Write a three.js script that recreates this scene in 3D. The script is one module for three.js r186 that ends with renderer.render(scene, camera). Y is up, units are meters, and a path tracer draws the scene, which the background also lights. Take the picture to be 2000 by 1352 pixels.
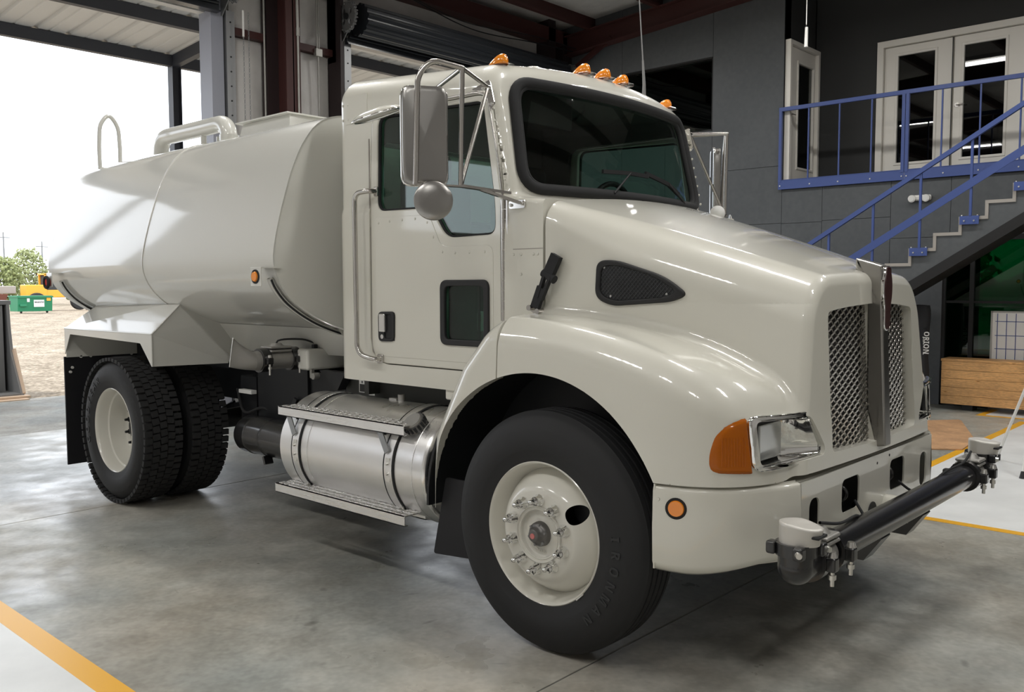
import * as THREE from 'three';
import { RoundedBoxGeometry } from 'three/addons/geometries/RoundedBoxGeometry.js';
import { TextGeometry } from 'three/addons/geometries/TextGeometry.js';
import { FontLoader } from 'three/addons/loaders/FontLoader.js';
import { mergeGeometries, toCreasedNormals } from 'three/addons/utils/BufferGeometryUtils.js';
import { RectAreaLightUniformsLib } from 'three/addons/lights/RectAreaLightUniformsLib.js';

// World axes: x = the truck's forward direction, y = up, z = the truck's right-hand side; the origin lies under the middle of the front axle.
const scene = new THREE.Scene();
const renderer = new THREE.WebGLRenderer({ antialias: true });
renderer.toneMapping = THREE.LinearToneMapping;
renderer.toneMappingExposure = 1.0;
renderer.shadowMap.enabled = true;
RectAreaLightUniformsLib.init();

// ---------- camera
const CAM = { f: 1738.857, yaw: 0.7404, pitch: -0.0682, roll: -0.0024, p: [2.339, 1.5253, 3.9001] };
const camera = new THREE.PerspectiveCamera(2 * Math.atan(676 / CAM.f) * 180 / Math.PI, 2000 / 1352, 0.05, 400);
{
  const { yaw, pitch, roll } = CAM, cy = Math.cos(yaw), sy = Math.sin(yaw), cp = Math.cos(pitch), sp = Math.sin(pitch);
  const f = new THREE.Vector3(-sy * cp, sp, -cy * cp), r = new THREE.Vector3(cy, 0, -sy), u = r.clone().cross(f);
  const cr = Math.cos(roll), sr = Math.sin(roll);
  const R = r.clone().multiplyScalar(cr).addScaledVector(u, sr), U = u.clone().multiplyScalar(cr).addScaledVector(r, -sr);
  camera.quaternion.setFromRotationMatrix(new THREE.Matrix4().makeBasis(R, U, f.clone().negate()));
  camera.position.set(...CAM.p);
  camera.updateMatrixWorld();
}

// ---------- sky (bright thin overcast) and a hazy sun outside
scene.background = new THREE.Color().setRGB(2.8, 2.95, 3.17);
const sun = new THREE.DirectionalLight(new THREE.Color().setRGB(1, 0.95, 0.88), 1.6);
sun.position.set(-22, 34, 10); sun.target.position.set(-18, 0, -4);
sun.castShadow = true; sun.shadow.radius = 3; sun.shadow.mapSize.set(2048, 2048);
Object.assign(sun.shadow.camera, { left: -60, right: 60, top: 60, bottom: -60, near: 1, far: 140 });
scene.add(sun, sun.target);

// ---------- rows of LED fixtures under the roof: [x, z]
const LAMPS = [], LAMP_Y = 5.35, LAMP_POWER = 45;
for (const z of [-5.2, 0.1, 5.0]) for (const x of [-5.0, -2.0, 1.05, 4.2]) if (!(z < -3 && x > 3)) LAMPS.push([x, z]);
LAMPS.push([2.7, -3.2]);

// ---------- helpers
let seed = 20240511;
function rnd() { seed = (seed * 1664525 + 1013904223) >>> 0; return seed / 4294967296; }
const rr = (a, b) => a + (b - a) * rnd();
const lin = (r, g, b) => new THREE.Color().setRGB(r, g, b);
const V = (x, y, z) => new THREE.Vector3(x, y, z);
const clamp = (v, a = 0, b = 1) => Math.min(b, Math.max(a, v));
const mix = (a, b, t) => a + (b - a) * t;
const sstep = (a, b, v) => { const t = clamp((v - a) / (b - a)); return t * t * (3 - 2 * t); };
const PI = Math.PI;
const used = {};
function numbered(n) { const k = used[n] = (used[n] ?? -1) + 1; return k ? n + '_' + String(k).padStart(3, '0') : n; }
function shade(o) { o.castShadow = true; o.receiveShadow = true; return o; }
function tag(o, label, category, group) { o.userData = { ...o.userData, label, category }; if (group) o.userData.group = group; return o; }
function thing(name, label, category, pos = [0, 0, 0], turn = 0, group) {
  const o = new THREE.Group(); o.name = numbered(name); o.position.set(...pos); o.rotation.y = turn; scene.add(o);
  return tag(o, label, category, group);
}
function part(name, geo, mat, parent, label, kind) {
  const m = shade(new THREE.Mesh(Array.isArray(geo) ? join(geo) : geo, mat)); m.name = name; parent.add(m);
  if (label) m.userData.label = label; if (kind) m.userData.kind = kind;
  return m;
}
function struct(name, geo, mat, label) {
  const m = shade(new THREE.Mesh(Array.isArray(geo) ? join(geo) : geo, mat)); m.name = numbered(name); scene.add(m);
  m.userData = { kind: 'structure', label }; return m;
}
function clean(g) {
  let o = g.index ? g.toNonIndexed() : g.clone();
  if (!o.attributes.normal) o.computeVertexNormals();
  if (!o.attributes.uv) o.setAttribute('uv', new THREE.BufferAttribute(new Float32Array(o.attributes.position.count * 2), 2));
  for (const k of Object.keys(o.attributes)) if (!['position', 'normal', 'uv'].includes(k)) o.deleteAttribute(k);
  o.morphAttributes = {}; o.clearGroups(); return o;
}
function join(list) { return list.length === 1 ? list[0] : mergeGeometries(list.map(clean)); }
function tr(g, x = 0, y = 0, z = 0, rx = 0, ry = 0, rz = 0) {
  g.applyMatrix4(new THREE.Matrix4().compose(V(x, y, z), new THREE.Quaternion().setFromEuler(new THREE.Euler(rx, ry, rz)), V(1, 1, 1))); return g;
}
function mirrorZ(g) {
  const o = clean(g), p = o.attributes.position, n = o.attributes.normal, u = o.attributes.uv;
  for (let i = 0; i < p.count; i++) { p.setZ(i, -p.getZ(i)); n.setZ(i, -n.getZ(i)); }
  for (const a of [p, n, u]) for (let i = 0; i < a.count; i += 3) for (let k = 0; k < a.itemSize; k++) {
    const s = a.array, b = (i + 1) * a.itemSize + k, c = (i + 2) * a.itemSize + k, t = s[b]; s[b] = s[c]; s[c] = t;
  }
  return o;
}
const box = (w, h, d, x = 0, y = 0, z = 0) => tr(new THREE.BoxGeometry(w, h, d), x, y, z);
const boxAt = (x0, x1, y0, y1, z0, z1) => box(x1 - x0, y1 - y0, z1 - z0, (x0 + x1) / 2, (y0 + y1) / 2, (z0 + z1) / 2);
const rbox = (w, h, d, r, x = 0, y = 0, z = 0, seg = 2) => tr(new RoundedBoxGeometry(w, h, d, seg, Math.min(r, w / 2.01, h / 2.01, d / 2.01)), x, y, z);
function cyl(p, q, r, r2 = r, seg = 20, open = false) {          // from p (radius r) to q (radius r2)
  const a = V(...p), b = V(...q), d = b.clone().sub(a), L = d.length();
  const g = new THREE.CylinderGeometry(r2, r, L, seg, 1, open);
  g.applyQuaternion(new THREE.Quaternion().setFromUnitVectors(V(0, 1, 0), d.normalize()));
  return tr(g, (p[0] + q[0]) / 2, (p[1] + q[1]) / 2, (p[2] + q[2]) / 2);
}
function bar(p, q, w, h, up = [0, 1, 0]) {                      // rectangular bar from p to q
  const a = V(...p), b = V(...q), d = b.clone().sub(a), L = d.length(); d.normalize();
  const s = d.clone().cross(V(...up)).normalize(), u = s.clone().cross(d);
  const g = new THREE.BoxGeometry(w, h, L);
  g.applyMatrix4(new THREE.Matrix4().makeBasis(s, u, d.clone().negate()));
  return tr(g, (p[0] + q[0]) / 2, (p[1] + q[1]) / 2, (p[2] + q[2]) / 2);
}
function bent(pts, fillet, closed = false) {                    // polyline with rounded corners
  const P = pts.map(p => V(...p)), path = new THREE.CurvePath(), n = P.length;
  const f = Array.isArray(fillet) ? fillet : P.map(() => fillet);
  let start = closed ? null : P[0];
  const corner = (i) => {
    const a = P[(i - 1 + n) % n], b = P[i], c = P[(i + 1) % n];
    const la = b.distanceTo(a), lc = b.distanceTo(c), k = Math.min(f[i], la / 2.05, lc / 2.05);
    return [b.clone().lerp(a, k / la), b, b.clone().lerp(c, k / lc)];
  };
  if (closed) {
    const cs = P.map((_, i) => corner(i));
    for (let i = 0; i < n; i++) { path.add(new THREE.QuadraticBezierCurve3(...cs[i])); path.add(new THREE.LineCurve3(cs[i][2], cs[(i + 1) % n][0])); }
    return path;
  }
  for (let i = 1; i < n - 1; i++) { const c = corner(i); path.add(new THREE.LineCurve3(start, c[0])); path.add(new THREE.QuadraticBezierCurve3(...c)); start = c[2]; }
  path.add(new THREE.LineCurve3(start, P[n - 1]));
  return path;
}
function caps(curve, r, seg) { return [0, 1].map(t => tr(new THREE.SphereGeometry(r, seg, 6), ...curve.getPointAt(t).toArray())); }
function pipe(pts, r, fillet = 0.03, seg = 48, rad = 12, closed = false) {
  const c = bent(pts, fillet, closed), g = new THREE.TubeGeometry(c, seg, r, rad, closed);
  return closed ? g : join([g, ...caps(c, r, rad)]);
}
function spline(pts, r, seg = 40, rad = 8, closed = false) {
  const c = new THREE.CatmullRomCurve3(pts.map(p => V(...p)), closed, 'centripetal');
  return new THREE.TubeGeometry(c, seg, r, rad, closed);
}
function lathe(pts, seg = 64) { return new THREE.LatheGeometry(pts.map(p => new THREE.Vector2(...p)), seg); }   // round y
const toZ = (g) => tr(g, 0, 0, 0, PI / 2, 0, 0);                // a lathe round y becomes one round z (top looks to +z)
const toX = (g) => tr(g, 0, 0, 0, 0, 0, -PI / 2);               // ... round x (top looks to +x)
function shapeOf(pts, r = 0) {                                  // polygon with rounded corners
  const s = new THREE.Shape(); roundPath(s, pts, r); return s;
}
function roundPath(s, pts, r) {
  const n = pts.length, R = Array.isArray(r) ? r : pts.map(() => r);
  for (let i = 0; i < n; i++) {
    const a = pts[(i + n - 1) % n], b = pts[i], c = pts[(i + 1) % n];
    const la = Math.hypot(a[0] - b[0], a[1] - b[1]), lc = Math.hypot(c[0] - b[0], c[1] - b[1]), k = Math.min(R[i], la / 2.02, lc / 2.02);
    const p = [b[0] + (a[0] - b[0]) * k / la, b[1] + (a[1] - b[1]) * k / la], q = [b[0] + (c[0] - b[0]) * k / lc, b[1] + (c[1] - b[1]) * k / lc];
    i ? s.lineTo(...p) : s.moveTo(...p);
    if (k > 1e-5) s.quadraticCurveTo(b[0], b[1], q[0], q[1]);
  }
  s.closePath();
}
function holeOf(pts, r) { const h = new THREE.Path(); roundPath(h, pts, r); return h; }
function slab(shape, depth, bevel = 0, curve = 10, bseg = 2) {   // extrusion along +z, from z = 0 to z = depth, bevel inside that
  const g = new THREE.ExtrudeGeometry(shape, { depth: Math.max(1e-4, depth - 2 * bevel), bevelEnabled: bevel > 0, bevelThickness: bevel, bevelSize: bevel, bevelOffset: -bevel, bevelSegments: bseg, curveSegments: curve });
  return tr(g, 0, 0, bevel);
}
const faceX = (g, x = 0) => { g.applyMatrix4(new THREE.Matrix4().set(0, 0, 1, x, 0, 1, 0, 0, -1, 0, 0, 0, 0, 0, 0, 1)); return g; };  // a shape drawn in (-z, y) and extruded towards +x
const rect = (x0, x1, y0, y1) => [[x0, y0], [x1, y0], [x1, y1], [x0, y1]];
function uvBox(g, s = 1) {                                      // texture coordinates in metres, from the way each face points
  const o = clean(g), p = o.attributes.position, n = o.attributes.normal, u = o.attributes.uv;
  for (let i = 0; i < p.count; i++) {
    const a = Math.abs(n.getX(i)), b = Math.abs(n.getY(i)), c = Math.abs(n.getZ(i));
    if (b >= a && b >= c) u.setXY(i, p.getX(i) * s, p.getZ(i) * s);
    else if (a >= c) u.setXY(i, p.getZ(i) * s, p.getY(i) * s);
    else u.setXY(i, p.getX(i) * s, p.getY(i) * s);
  }
  return o;
}
function bendBy(g, fn) {                                        // move every vertex, then renew the normals
  const o = clean(g), p = o.attributes.position, v = V(0, 0, 0);
  for (let i = 0; i < p.count; i++) { v.fromBufferAttribute(p, i); fn(v); p.setXYZ(i, v.x, v.y, v.z); }
  return toCreasedNormals(o, 0.6);
}
function grid(nu, nv, fn, closedU = false) {                    // surface from fn(u, v) -> [x, y, z], u and v in 0..1
  const pos = [], uv = [], idx = [];
  for (let j = 0; j <= nv; j++) for (let i = 0; i <= nu; i++) { pos.push(...fn(i / nu, j / nv)); uv.push(i / nu, j / nv); }
  for (let j = 0; j < nv; j++) for (let i = 0; i < nu; i++) { const a = j * (nu + 1) + i, b = a + 1, c = a + nu + 1, d = c + 1; idx.push(a, b, d, a, d, c); }
  const g = new THREE.BufferGeometry();
  g.setAttribute('position', new THREE.Float32BufferAttribute(pos, 3)); g.setAttribute('uv', new THREE.Float32BufferAttribute(uv, 2));
  g.setIndex(idx); g.computeVertexNormals(); return g;
}
function poly(verts, faces) {                                   // flat-shaded solid from vertices and (triangle or quad) faces
  const pos = [];
  for (const f of faces) for (let i = 1; i + 1 < f.length; i++) for (const k of [f[0], f[i], f[i + 1]]) pos.push(...verts[k]);
  const g = new THREE.BufferGeometry(); g.setAttribute('position', new THREE.Float32BufferAttribute(pos, 3)); g.computeVertexNormals(); return g;
}
// A surface from a signed distance: dual contouring (edges stay sharp), a normal of its own at every corner of every face.
function nets(f, [x0, x1], [y0, y1], [z0, z1], h) {
  const nx = Math.ceil((x1 - x0) / h), ny = Math.ceil((y1 - y0) / h), nz = Math.ceil((z1 - z0) / h), X = nx + 1, Y = ny + 1, Z = nz + 1;
  const D = new Float32Array(X * Y * Z), id = new Int32Array(nx * ny * nz).fill(-1), at = (i, j, k) => (k * Y + j) * X + i, ct = (i, j, k) => (k * ny + j) * nx + i;
  const B = 6, far = h * B * 0.866 * 1.35 + h * 2;                // blocks far from the surface take the sign of their middle
  for (let K = 0; K < Z; K += B) for (let J = 0; J < Y; J += B) for (let I = 0; I < X; I += B) {
    const c = f(x0 + (I + B / 2 - 0.5) * h, y0 + (J + B / 2 - 0.5) * h, z0 + (K + B / 2 - 0.5) * h), skip = Math.abs(c) > far;
    for (let k = K; k < Math.min(Z, K + B); k++) for (let j = J; j < Math.min(Y, J + B); j++) for (let i = I; i < Math.min(X, I + B); i++) D[at(i, j, k)] = skip ? c : f(x0 + i * h, y0 + j * h, z0 + k * h);
  }
  const P = [], e = h * 0.02, N = [0, 0, 0];
  const grad = (x, y, z) => { const a = f(x + e, y, z) - f(x - e, y, z), b = f(x, y + e, z) - f(x, y - e, z), c = f(x, y, z + e) - f(x, y, z - e), L = Math.hypot(a, b, c) || 1; N[0] = a / L; N[1] = b / L; N[2] = c / L; return N; };
  const E = [[0, 1], [2, 3], [4, 5], [6, 7], [0, 2], [1, 3], [4, 6], [5, 7], [0, 4], [1, 5], [2, 6], [3, 7]], d = new Float64Array(8);
  for (let k = 0; k < nz; k++) for (let j = 0; j < ny; j++) for (let i = 0; i < nx; i++) {
    let neg = 0; for (let c = 0; c < 8; c++) { d[c] = D[at(i + (c & 1), j + (c >> 1 & 1), k + (c >> 2))]; if (d[c] < 0) neg++; }
    if (neg === 0 || neg === 8) continue;
    let m = [0, 0, 0], n = 0, axx = 0, axy = 0, axz = 0, ayy = 0, ayz = 0, azz = 0; const pts = [];
    for (const [a, b] of E) if ((d[a] < 0) !== (d[b] < 0)) {
      let ta = 0, tb = 1, da = d[a], db = d[b], t = 0.5, q;
      const ax = x0 + (i + (a & 1)) * h, ay = y0 + (j + (a >> 1 & 1)) * h, az = z0 + (k + (a >> 2)) * h, bx = x0 + (i + (b & 1)) * h, by = y0 + (j + (b >> 1 & 1)) * h, bz = z0 + (k + (b >> 2)) * h;
      for (let it = 0; it < 4; it++) { t = clamp(ta + (tb - ta) * da / (da - db), ta + 0.05 * (tb - ta), tb - 0.05 * (tb - ta)); const v = f(mix(ax, bx, t), mix(ay, by, t), mix(az, bz, t)); if ((v < 0) === (da < 0)) { ta = t; da = v; } else { tb = t; db = v; } }
      q = [mix(ax, bx, t), mix(ay, by, t), mix(az, bz, t)]; const g = grad(...q); pts.push([...q, g[0], g[1], g[2]]); m[0] += q[0]; m[1] += q[1]; m[2] += q[2]; n++;
    }
    m = m.map(v => v / n); let bx = 0, by = 0, bz = 0;
    for (const [px, py, pz, a, b, c] of pts) { const r = a * (px - m[0]) + b * (py - m[1]) + c * (pz - m[2]); axx += a * a; axy += a * b; axz += a * c; ayy += b * b; ayz += b * c; azz += c * c; bx += a * r; by += b * r; bz += c * r; }
    const w = 0.06; axx += w; ayy += w; azz += w;
    const det = axx * (ayy * azz - ayz * ayz) - axy * (axy * azz - ayz * axz) + axz * (axy * ayz - ayy * axz);
    const sx = (bx * (ayy * azz - ayz * ayz) - axy * (by * azz - ayz * bz) + axz * (by * ayz - ayy * bz)) / det;
    const sy = (axx * (by * azz - bz * ayz) - bx * (axy * azz - ayz * axz) + axz * (axy * bz - by * axz)) / det;
    const sz = (axx * (ayy * bz - ayz * by) - axy * (axy * bz - by * axz) + bx * (axy * ayz - ayy * axz)) / det;
    id[ct(i, j, k)] = P.length / 3;
    P.push(clamp(m[0] + sx, x0 + (i - 0.2) * h, x0 + (i + 1.2) * h), clamp(m[1] + sy, y0 + (j - 0.2) * h, y0 + (j + 1.2) * h), clamp(m[2] + sz, z0 + (k - 0.2) * h, z0 + (k + 1.2) * h));
  }
  const pos = [], nor = [];
  const quad = (a, b, c, dd, flip) => {
    if (a < 0 || b < 0 || c < 0 || dd < 0) return;
    const V4 = flip ? [a, dd, c, b] : [a, b, c, dd], cx = [0, 1, 2].map(t => V4.reduce((s, v) => s + P[3 * v + t], 0) / 4);
    const nn = V4.map(v => { const g = grad(mix(P[3 * v], cx[0], 0.35), mix(P[3 * v + 1], cx[1], 0.35), mix(P[3 * v + 2], cx[2], 0.35)); return [g[0], g[1], g[2]]; });
    for (const q of [0, 1, 2, 0, 2, 3]) { const v = V4[q]; pos.push(P[3 * v], P[3 * v + 1], P[3 * v + 2]); nor.push(...nn[q]); }
  };
  for (let k = 1; k < nz; k++) for (let j = 1; j < ny; j++) for (let i = 0; i < nx; i++) { const p = D[at(i, j, k)] < 0, q = D[at(i + 1, j, k)] < 0; if (p !== q) quad(id[ct(i, j - 1, k - 1)], id[ct(i, j, k - 1)], id[ct(i, j, k)], id[ct(i, j - 1, k)], q); }
  for (let k = 1; k < nz; k++) for (let j = 0; j < ny; j++) for (let i = 1; i < nx; i++) { const p = D[at(i, j, k)] < 0, q = D[at(i, j + 1, k)] < 0; if (p !== q) quad(id[ct(i - 1, j, k - 1)], id[ct(i - 1, j, k)], id[ct(i, j, k)], id[ct(i, j, k - 1)], q); }
  for (let k = 0; k < nz; k++) for (let j = 1; j < ny; j++) for (let i = 1; i < nx; i++) { const p = D[at(i, j, k)] < 0, q = D[at(i, j, k + 1)] < 0; if (p !== q) quad(id[ct(i - 1, j - 1, k)], id[ct(i, j - 1, k)], id[ct(i, j, k)], id[ct(i - 1, j, k)], q); }
  const g = new THREE.BufferGeometry();
  g.setAttribute('position', new THREE.Float32BufferAttribute(pos, 3)); g.setAttribute('normal', new THREE.Float32BufferAttribute(nor, 3));
  return g;
}
const rint = (a, b, r) => Math.min(-r, Math.max(a, b)) + Math.hypot(Math.max(r + a, 0), Math.max(r + b, 0));     // rounded intersection
const runi = (a, b, r) => Math.max(r, Math.min(a, b)) - Math.hypot(Math.max(r - a, 0), Math.max(r - b, 0));      // filleted union
const rrect = (u, v, cu, cv, hu, hv, r) => { const a = Math.abs(u - cu) - hu + r, b = Math.abs(v - cv) - hv + r; return Math.hypot(Math.max(a, 0), Math.max(b, 0)) + Math.min(Math.max(a, b), 0) - r; };
function polySD(pts) {                                          // signed distance to a polygon
  return (x, y) => {
    let d = 1e9, s = 1; const n = pts.length;
    for (let i = 0, j = n - 1; i < n; j = i++) {
      const [ax, ay] = pts[i], [bx, by] = pts[j], ex = bx - ax, ey = by - ay, wx = x - ax, wy = y - ay, t = clamp((wx * ex + wy * ey) / (ex * ex + ey * ey + 1e-14));
      d = Math.min(d, (wx - ex * t) ** 2 + (wy - ey * t) ** 2);
      if ((y >= ay) !== (y >= by) && x < (bx - ax) * (y - ay) / (by - ay) + ax) s = -s;
    }
    return s * Math.sqrt(d);
  };
}
const rpts = (pts, r, n = 6) => shapeOf(pts, r).getPoints(n).map(p => [p.x, p.y]);

// ---------- textures: noise that tiles
function noiseTile(n, cells, s) {
  let q = s >>> 0; const R = () => { q = (q * 1664525 + 1013904223) >>> 0; return q / 4294967296; };
  const L = new Float32Array(cells * cells).map(R), o = new Float32Array(n * n);
  for (let y = 0; y < n; y++) for (let x = 0; x < n; x++) {
    const fx = x / n * cells, fy = y / n * cells, ix = Math.floor(fx), iy = Math.floor(fy), tx = sstep(0, 1, fx - ix), ty = sstep(0, 1, fy - iy), i1 = (ix + 1) % cells, j1 = (iy + 1) % cells;
    o[y * n + x] = mix(mix(L[iy * cells + ix], L[iy * cells + i1], tx), mix(L[j1 * cells + ix], L[j1 * cells + i1], tx), ty);
  }
  return o;
}
function fbm(n, base, oct, s, gain = 0.5) {
  const o = new Float32Array(n * n); let a = 1, t = 0;
  for (let k = 0; k < oct; k++) { const q = noiseTile(n, base << k, s + 77 * k); for (let i = 0; i < o.length; i++) o[i] += a * q[i]; t += a; a *= gain; }
  return o.map(v => v / t);
}
function tex(n, fn, { srgb = true, rx = 1, ry = rx, m = n } = {}) {   // fn(i, x, y) -> [r, g, b] in 0..255
  const d = new Uint8Array(n * m * 4);
  for (let y = 0; y < m; y++) for (let x = 0; x < n; x++) { const i = y * n + x, c = fn(i, x, y); d[4 * i] = clamp(c[0], 0, 255); d[4 * i + 1] = clamp(c[1], 0, 255); d[4 * i + 2] = clamp(c[2], 0, 255); d[4 * i + 3] = 255; }
  const t = new THREE.DataTexture(d, n, m); t.wrapS = t.wrapT = THREE.RepeatWrapping; t.magFilter = THREE.LinearFilter; t.minFilter = THREE.LinearMipmapLinearFilter; t.generateMipmaps = true;
  if (srgb) t.colorSpace = THREE.SRGBColorSpace; t.repeat.set(rx, ry); t.needsUpdate = true; return t;
}
const std = (o) => new THREE.MeshStandardMaterial(o), phy = (o) => new THREE.MeshPhysicalMaterial(o);
// ---------- materials
const N = 512;
const nA = fbm(N, 4, 6, 11), nB = fbm(N, 16, 5, 23), nC = fbm(N, 64, 3, 37), nD = fbm(N, 3, 7, 51, 0.6);
const concreteMap = tex(1024, (() => {
  const a = fbm(1024, 3, 8, 5, 0.58), b = fbm(1024, 24, 5, 9, 0.6), c = fbm(1024, 200, 2, 3), s = fbm(1024, 6, 5, 71, 0.55);
  const st = []; for (let k = 0; k < 70; k++) st.push([rnd() * 1024, rnd() * 1024, rr(3, 16), rr(1.5, 6), rr(0, 3.1), rr(6, 26)]);
  const dark = new Float32Array(1024 * 1024);
  for (const [cx, cy, ra, rb, an, dk] of st) for (let y = -18; y <= 18; y++) for (let x = -18; x <= 18; x++) {
    const u = x * Math.cos(an) + y * Math.sin(an), v = -x * Math.sin(an) + y * Math.cos(an), i = ((cy + y & 1023) * 1024) + (cx + x & 1023);
    const q = (u / ra) ** 2 + (v / rb) ** 2 + (b[i] - 0.5) * 1.5; if (q < 1) dark[i] += dk * (1 - q);
  }
  return (i) => { const v = 158 + (a[i] - 0.5) * 60 + (b[i] - 0.5) * 42 + (c[i] - 0.5) * 22 - dark[i], w = (s[i] - 0.5) * 26; return [v + w * 0.6, v - 1, v - 9 - w * 0.5]; };
})(), { rx: 1 / 4.2 });
const concreteRough = tex(512, (i) => { const v = 104 + (nD[i] - 0.5) * 120 + (nB[i] - 0.5) * 90; return [v, v, v]; }, { srgb: false, rx: 1 / 2.3 });
const concreteBump = tex(512, (i) => { const v = 128 + (nA[i] - 0.5) * 120 + (nB[i] - 0.5) * 60; return [v, v, v]; }, { srgb: false, rx: 1 / 1.7 });
const gravelMap = tex(512, (i) => { const g = nC[i], v = 178 + (nA[i] - 0.5) * 70 + (nB[i] - 0.5) * 60 + (g - 0.5) * 150; return [v + 10, v - 4, v - 26]; }, { rx: 1 / 2.6 });
const gravelBump = tex(512, (i) => { const v = nC[i] * 255; return [v, v, v]; }, { srgb: false, rx: 1 / 2.6 });
const wallMap = tex(512, (i) => { const v = 84 + (nA[i] - 0.5) * 12 + (nC[i] - 0.5) * 8; return [v + 2, v + 5, v + 8]; }, { rx: 1 / 3 });
const feltMap = tex(512, (i) => { const v = 214 + (nA[i] - 0.5) * 34 + (nB[i] - 0.5) * 12; return [v, v - 3, v - 6]; }, { rx: 1 / 2.4 });
const feltBump = tex(512, (i) => { const v = 128 + (nA[i] - 0.5) * 200; return [v, v, v]; }, { srgb: false, rx: 1 / 1.6 });
const brushed = tex(256, (() => { const q = noiseTile(256, 256, 91), w = fbm(256, 4, 4, 14); return (i, x, y) => { const v = 150 + (q[(y * 7 % 256) * 256 + 3] - 0.5) * 40 + (w[i] - 0.5) * 90; return [v, v, v]; }; })(), { srgb: false, rx: 1 });
function woodTex(n, s, tint, knots) {
  const a = fbm(n, 4, 5, s), b = fbm(n, 40, 3, s + 5), K = []; for (let k = 0; k < knots; k++) K.push([rnd() * n, rnd() * n, rr(0.006, 0.014) * n]);
  return (i, x, y) => {
    let warp = 0, dark = 0;
    for (const [kx, ky, kr] of K) { const dx = (x - kx) / 2.2, dy = y - ky, d = Math.hypot(dx, dy); warp += 22 * Math.exp(-d / (kr * 2.5)); if (d < kr * 1.2) dark += 75 * (1 - d / (kr * 1.2)); }
    const g = Math.sin((y + a[i] * 46 + warp) * 0.42 + a[(i + 999) % a.length] * 8) * 0.5 + 0.5, v = 0.78 + 0.2 * g + (b[i] - 0.5) * 0.16 + (a[i] - 0.5) * 0.35;
    return [tint[0] * v - dark, tint[1] * v - dark, tint[2] * v - dark];
  };
}
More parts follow.
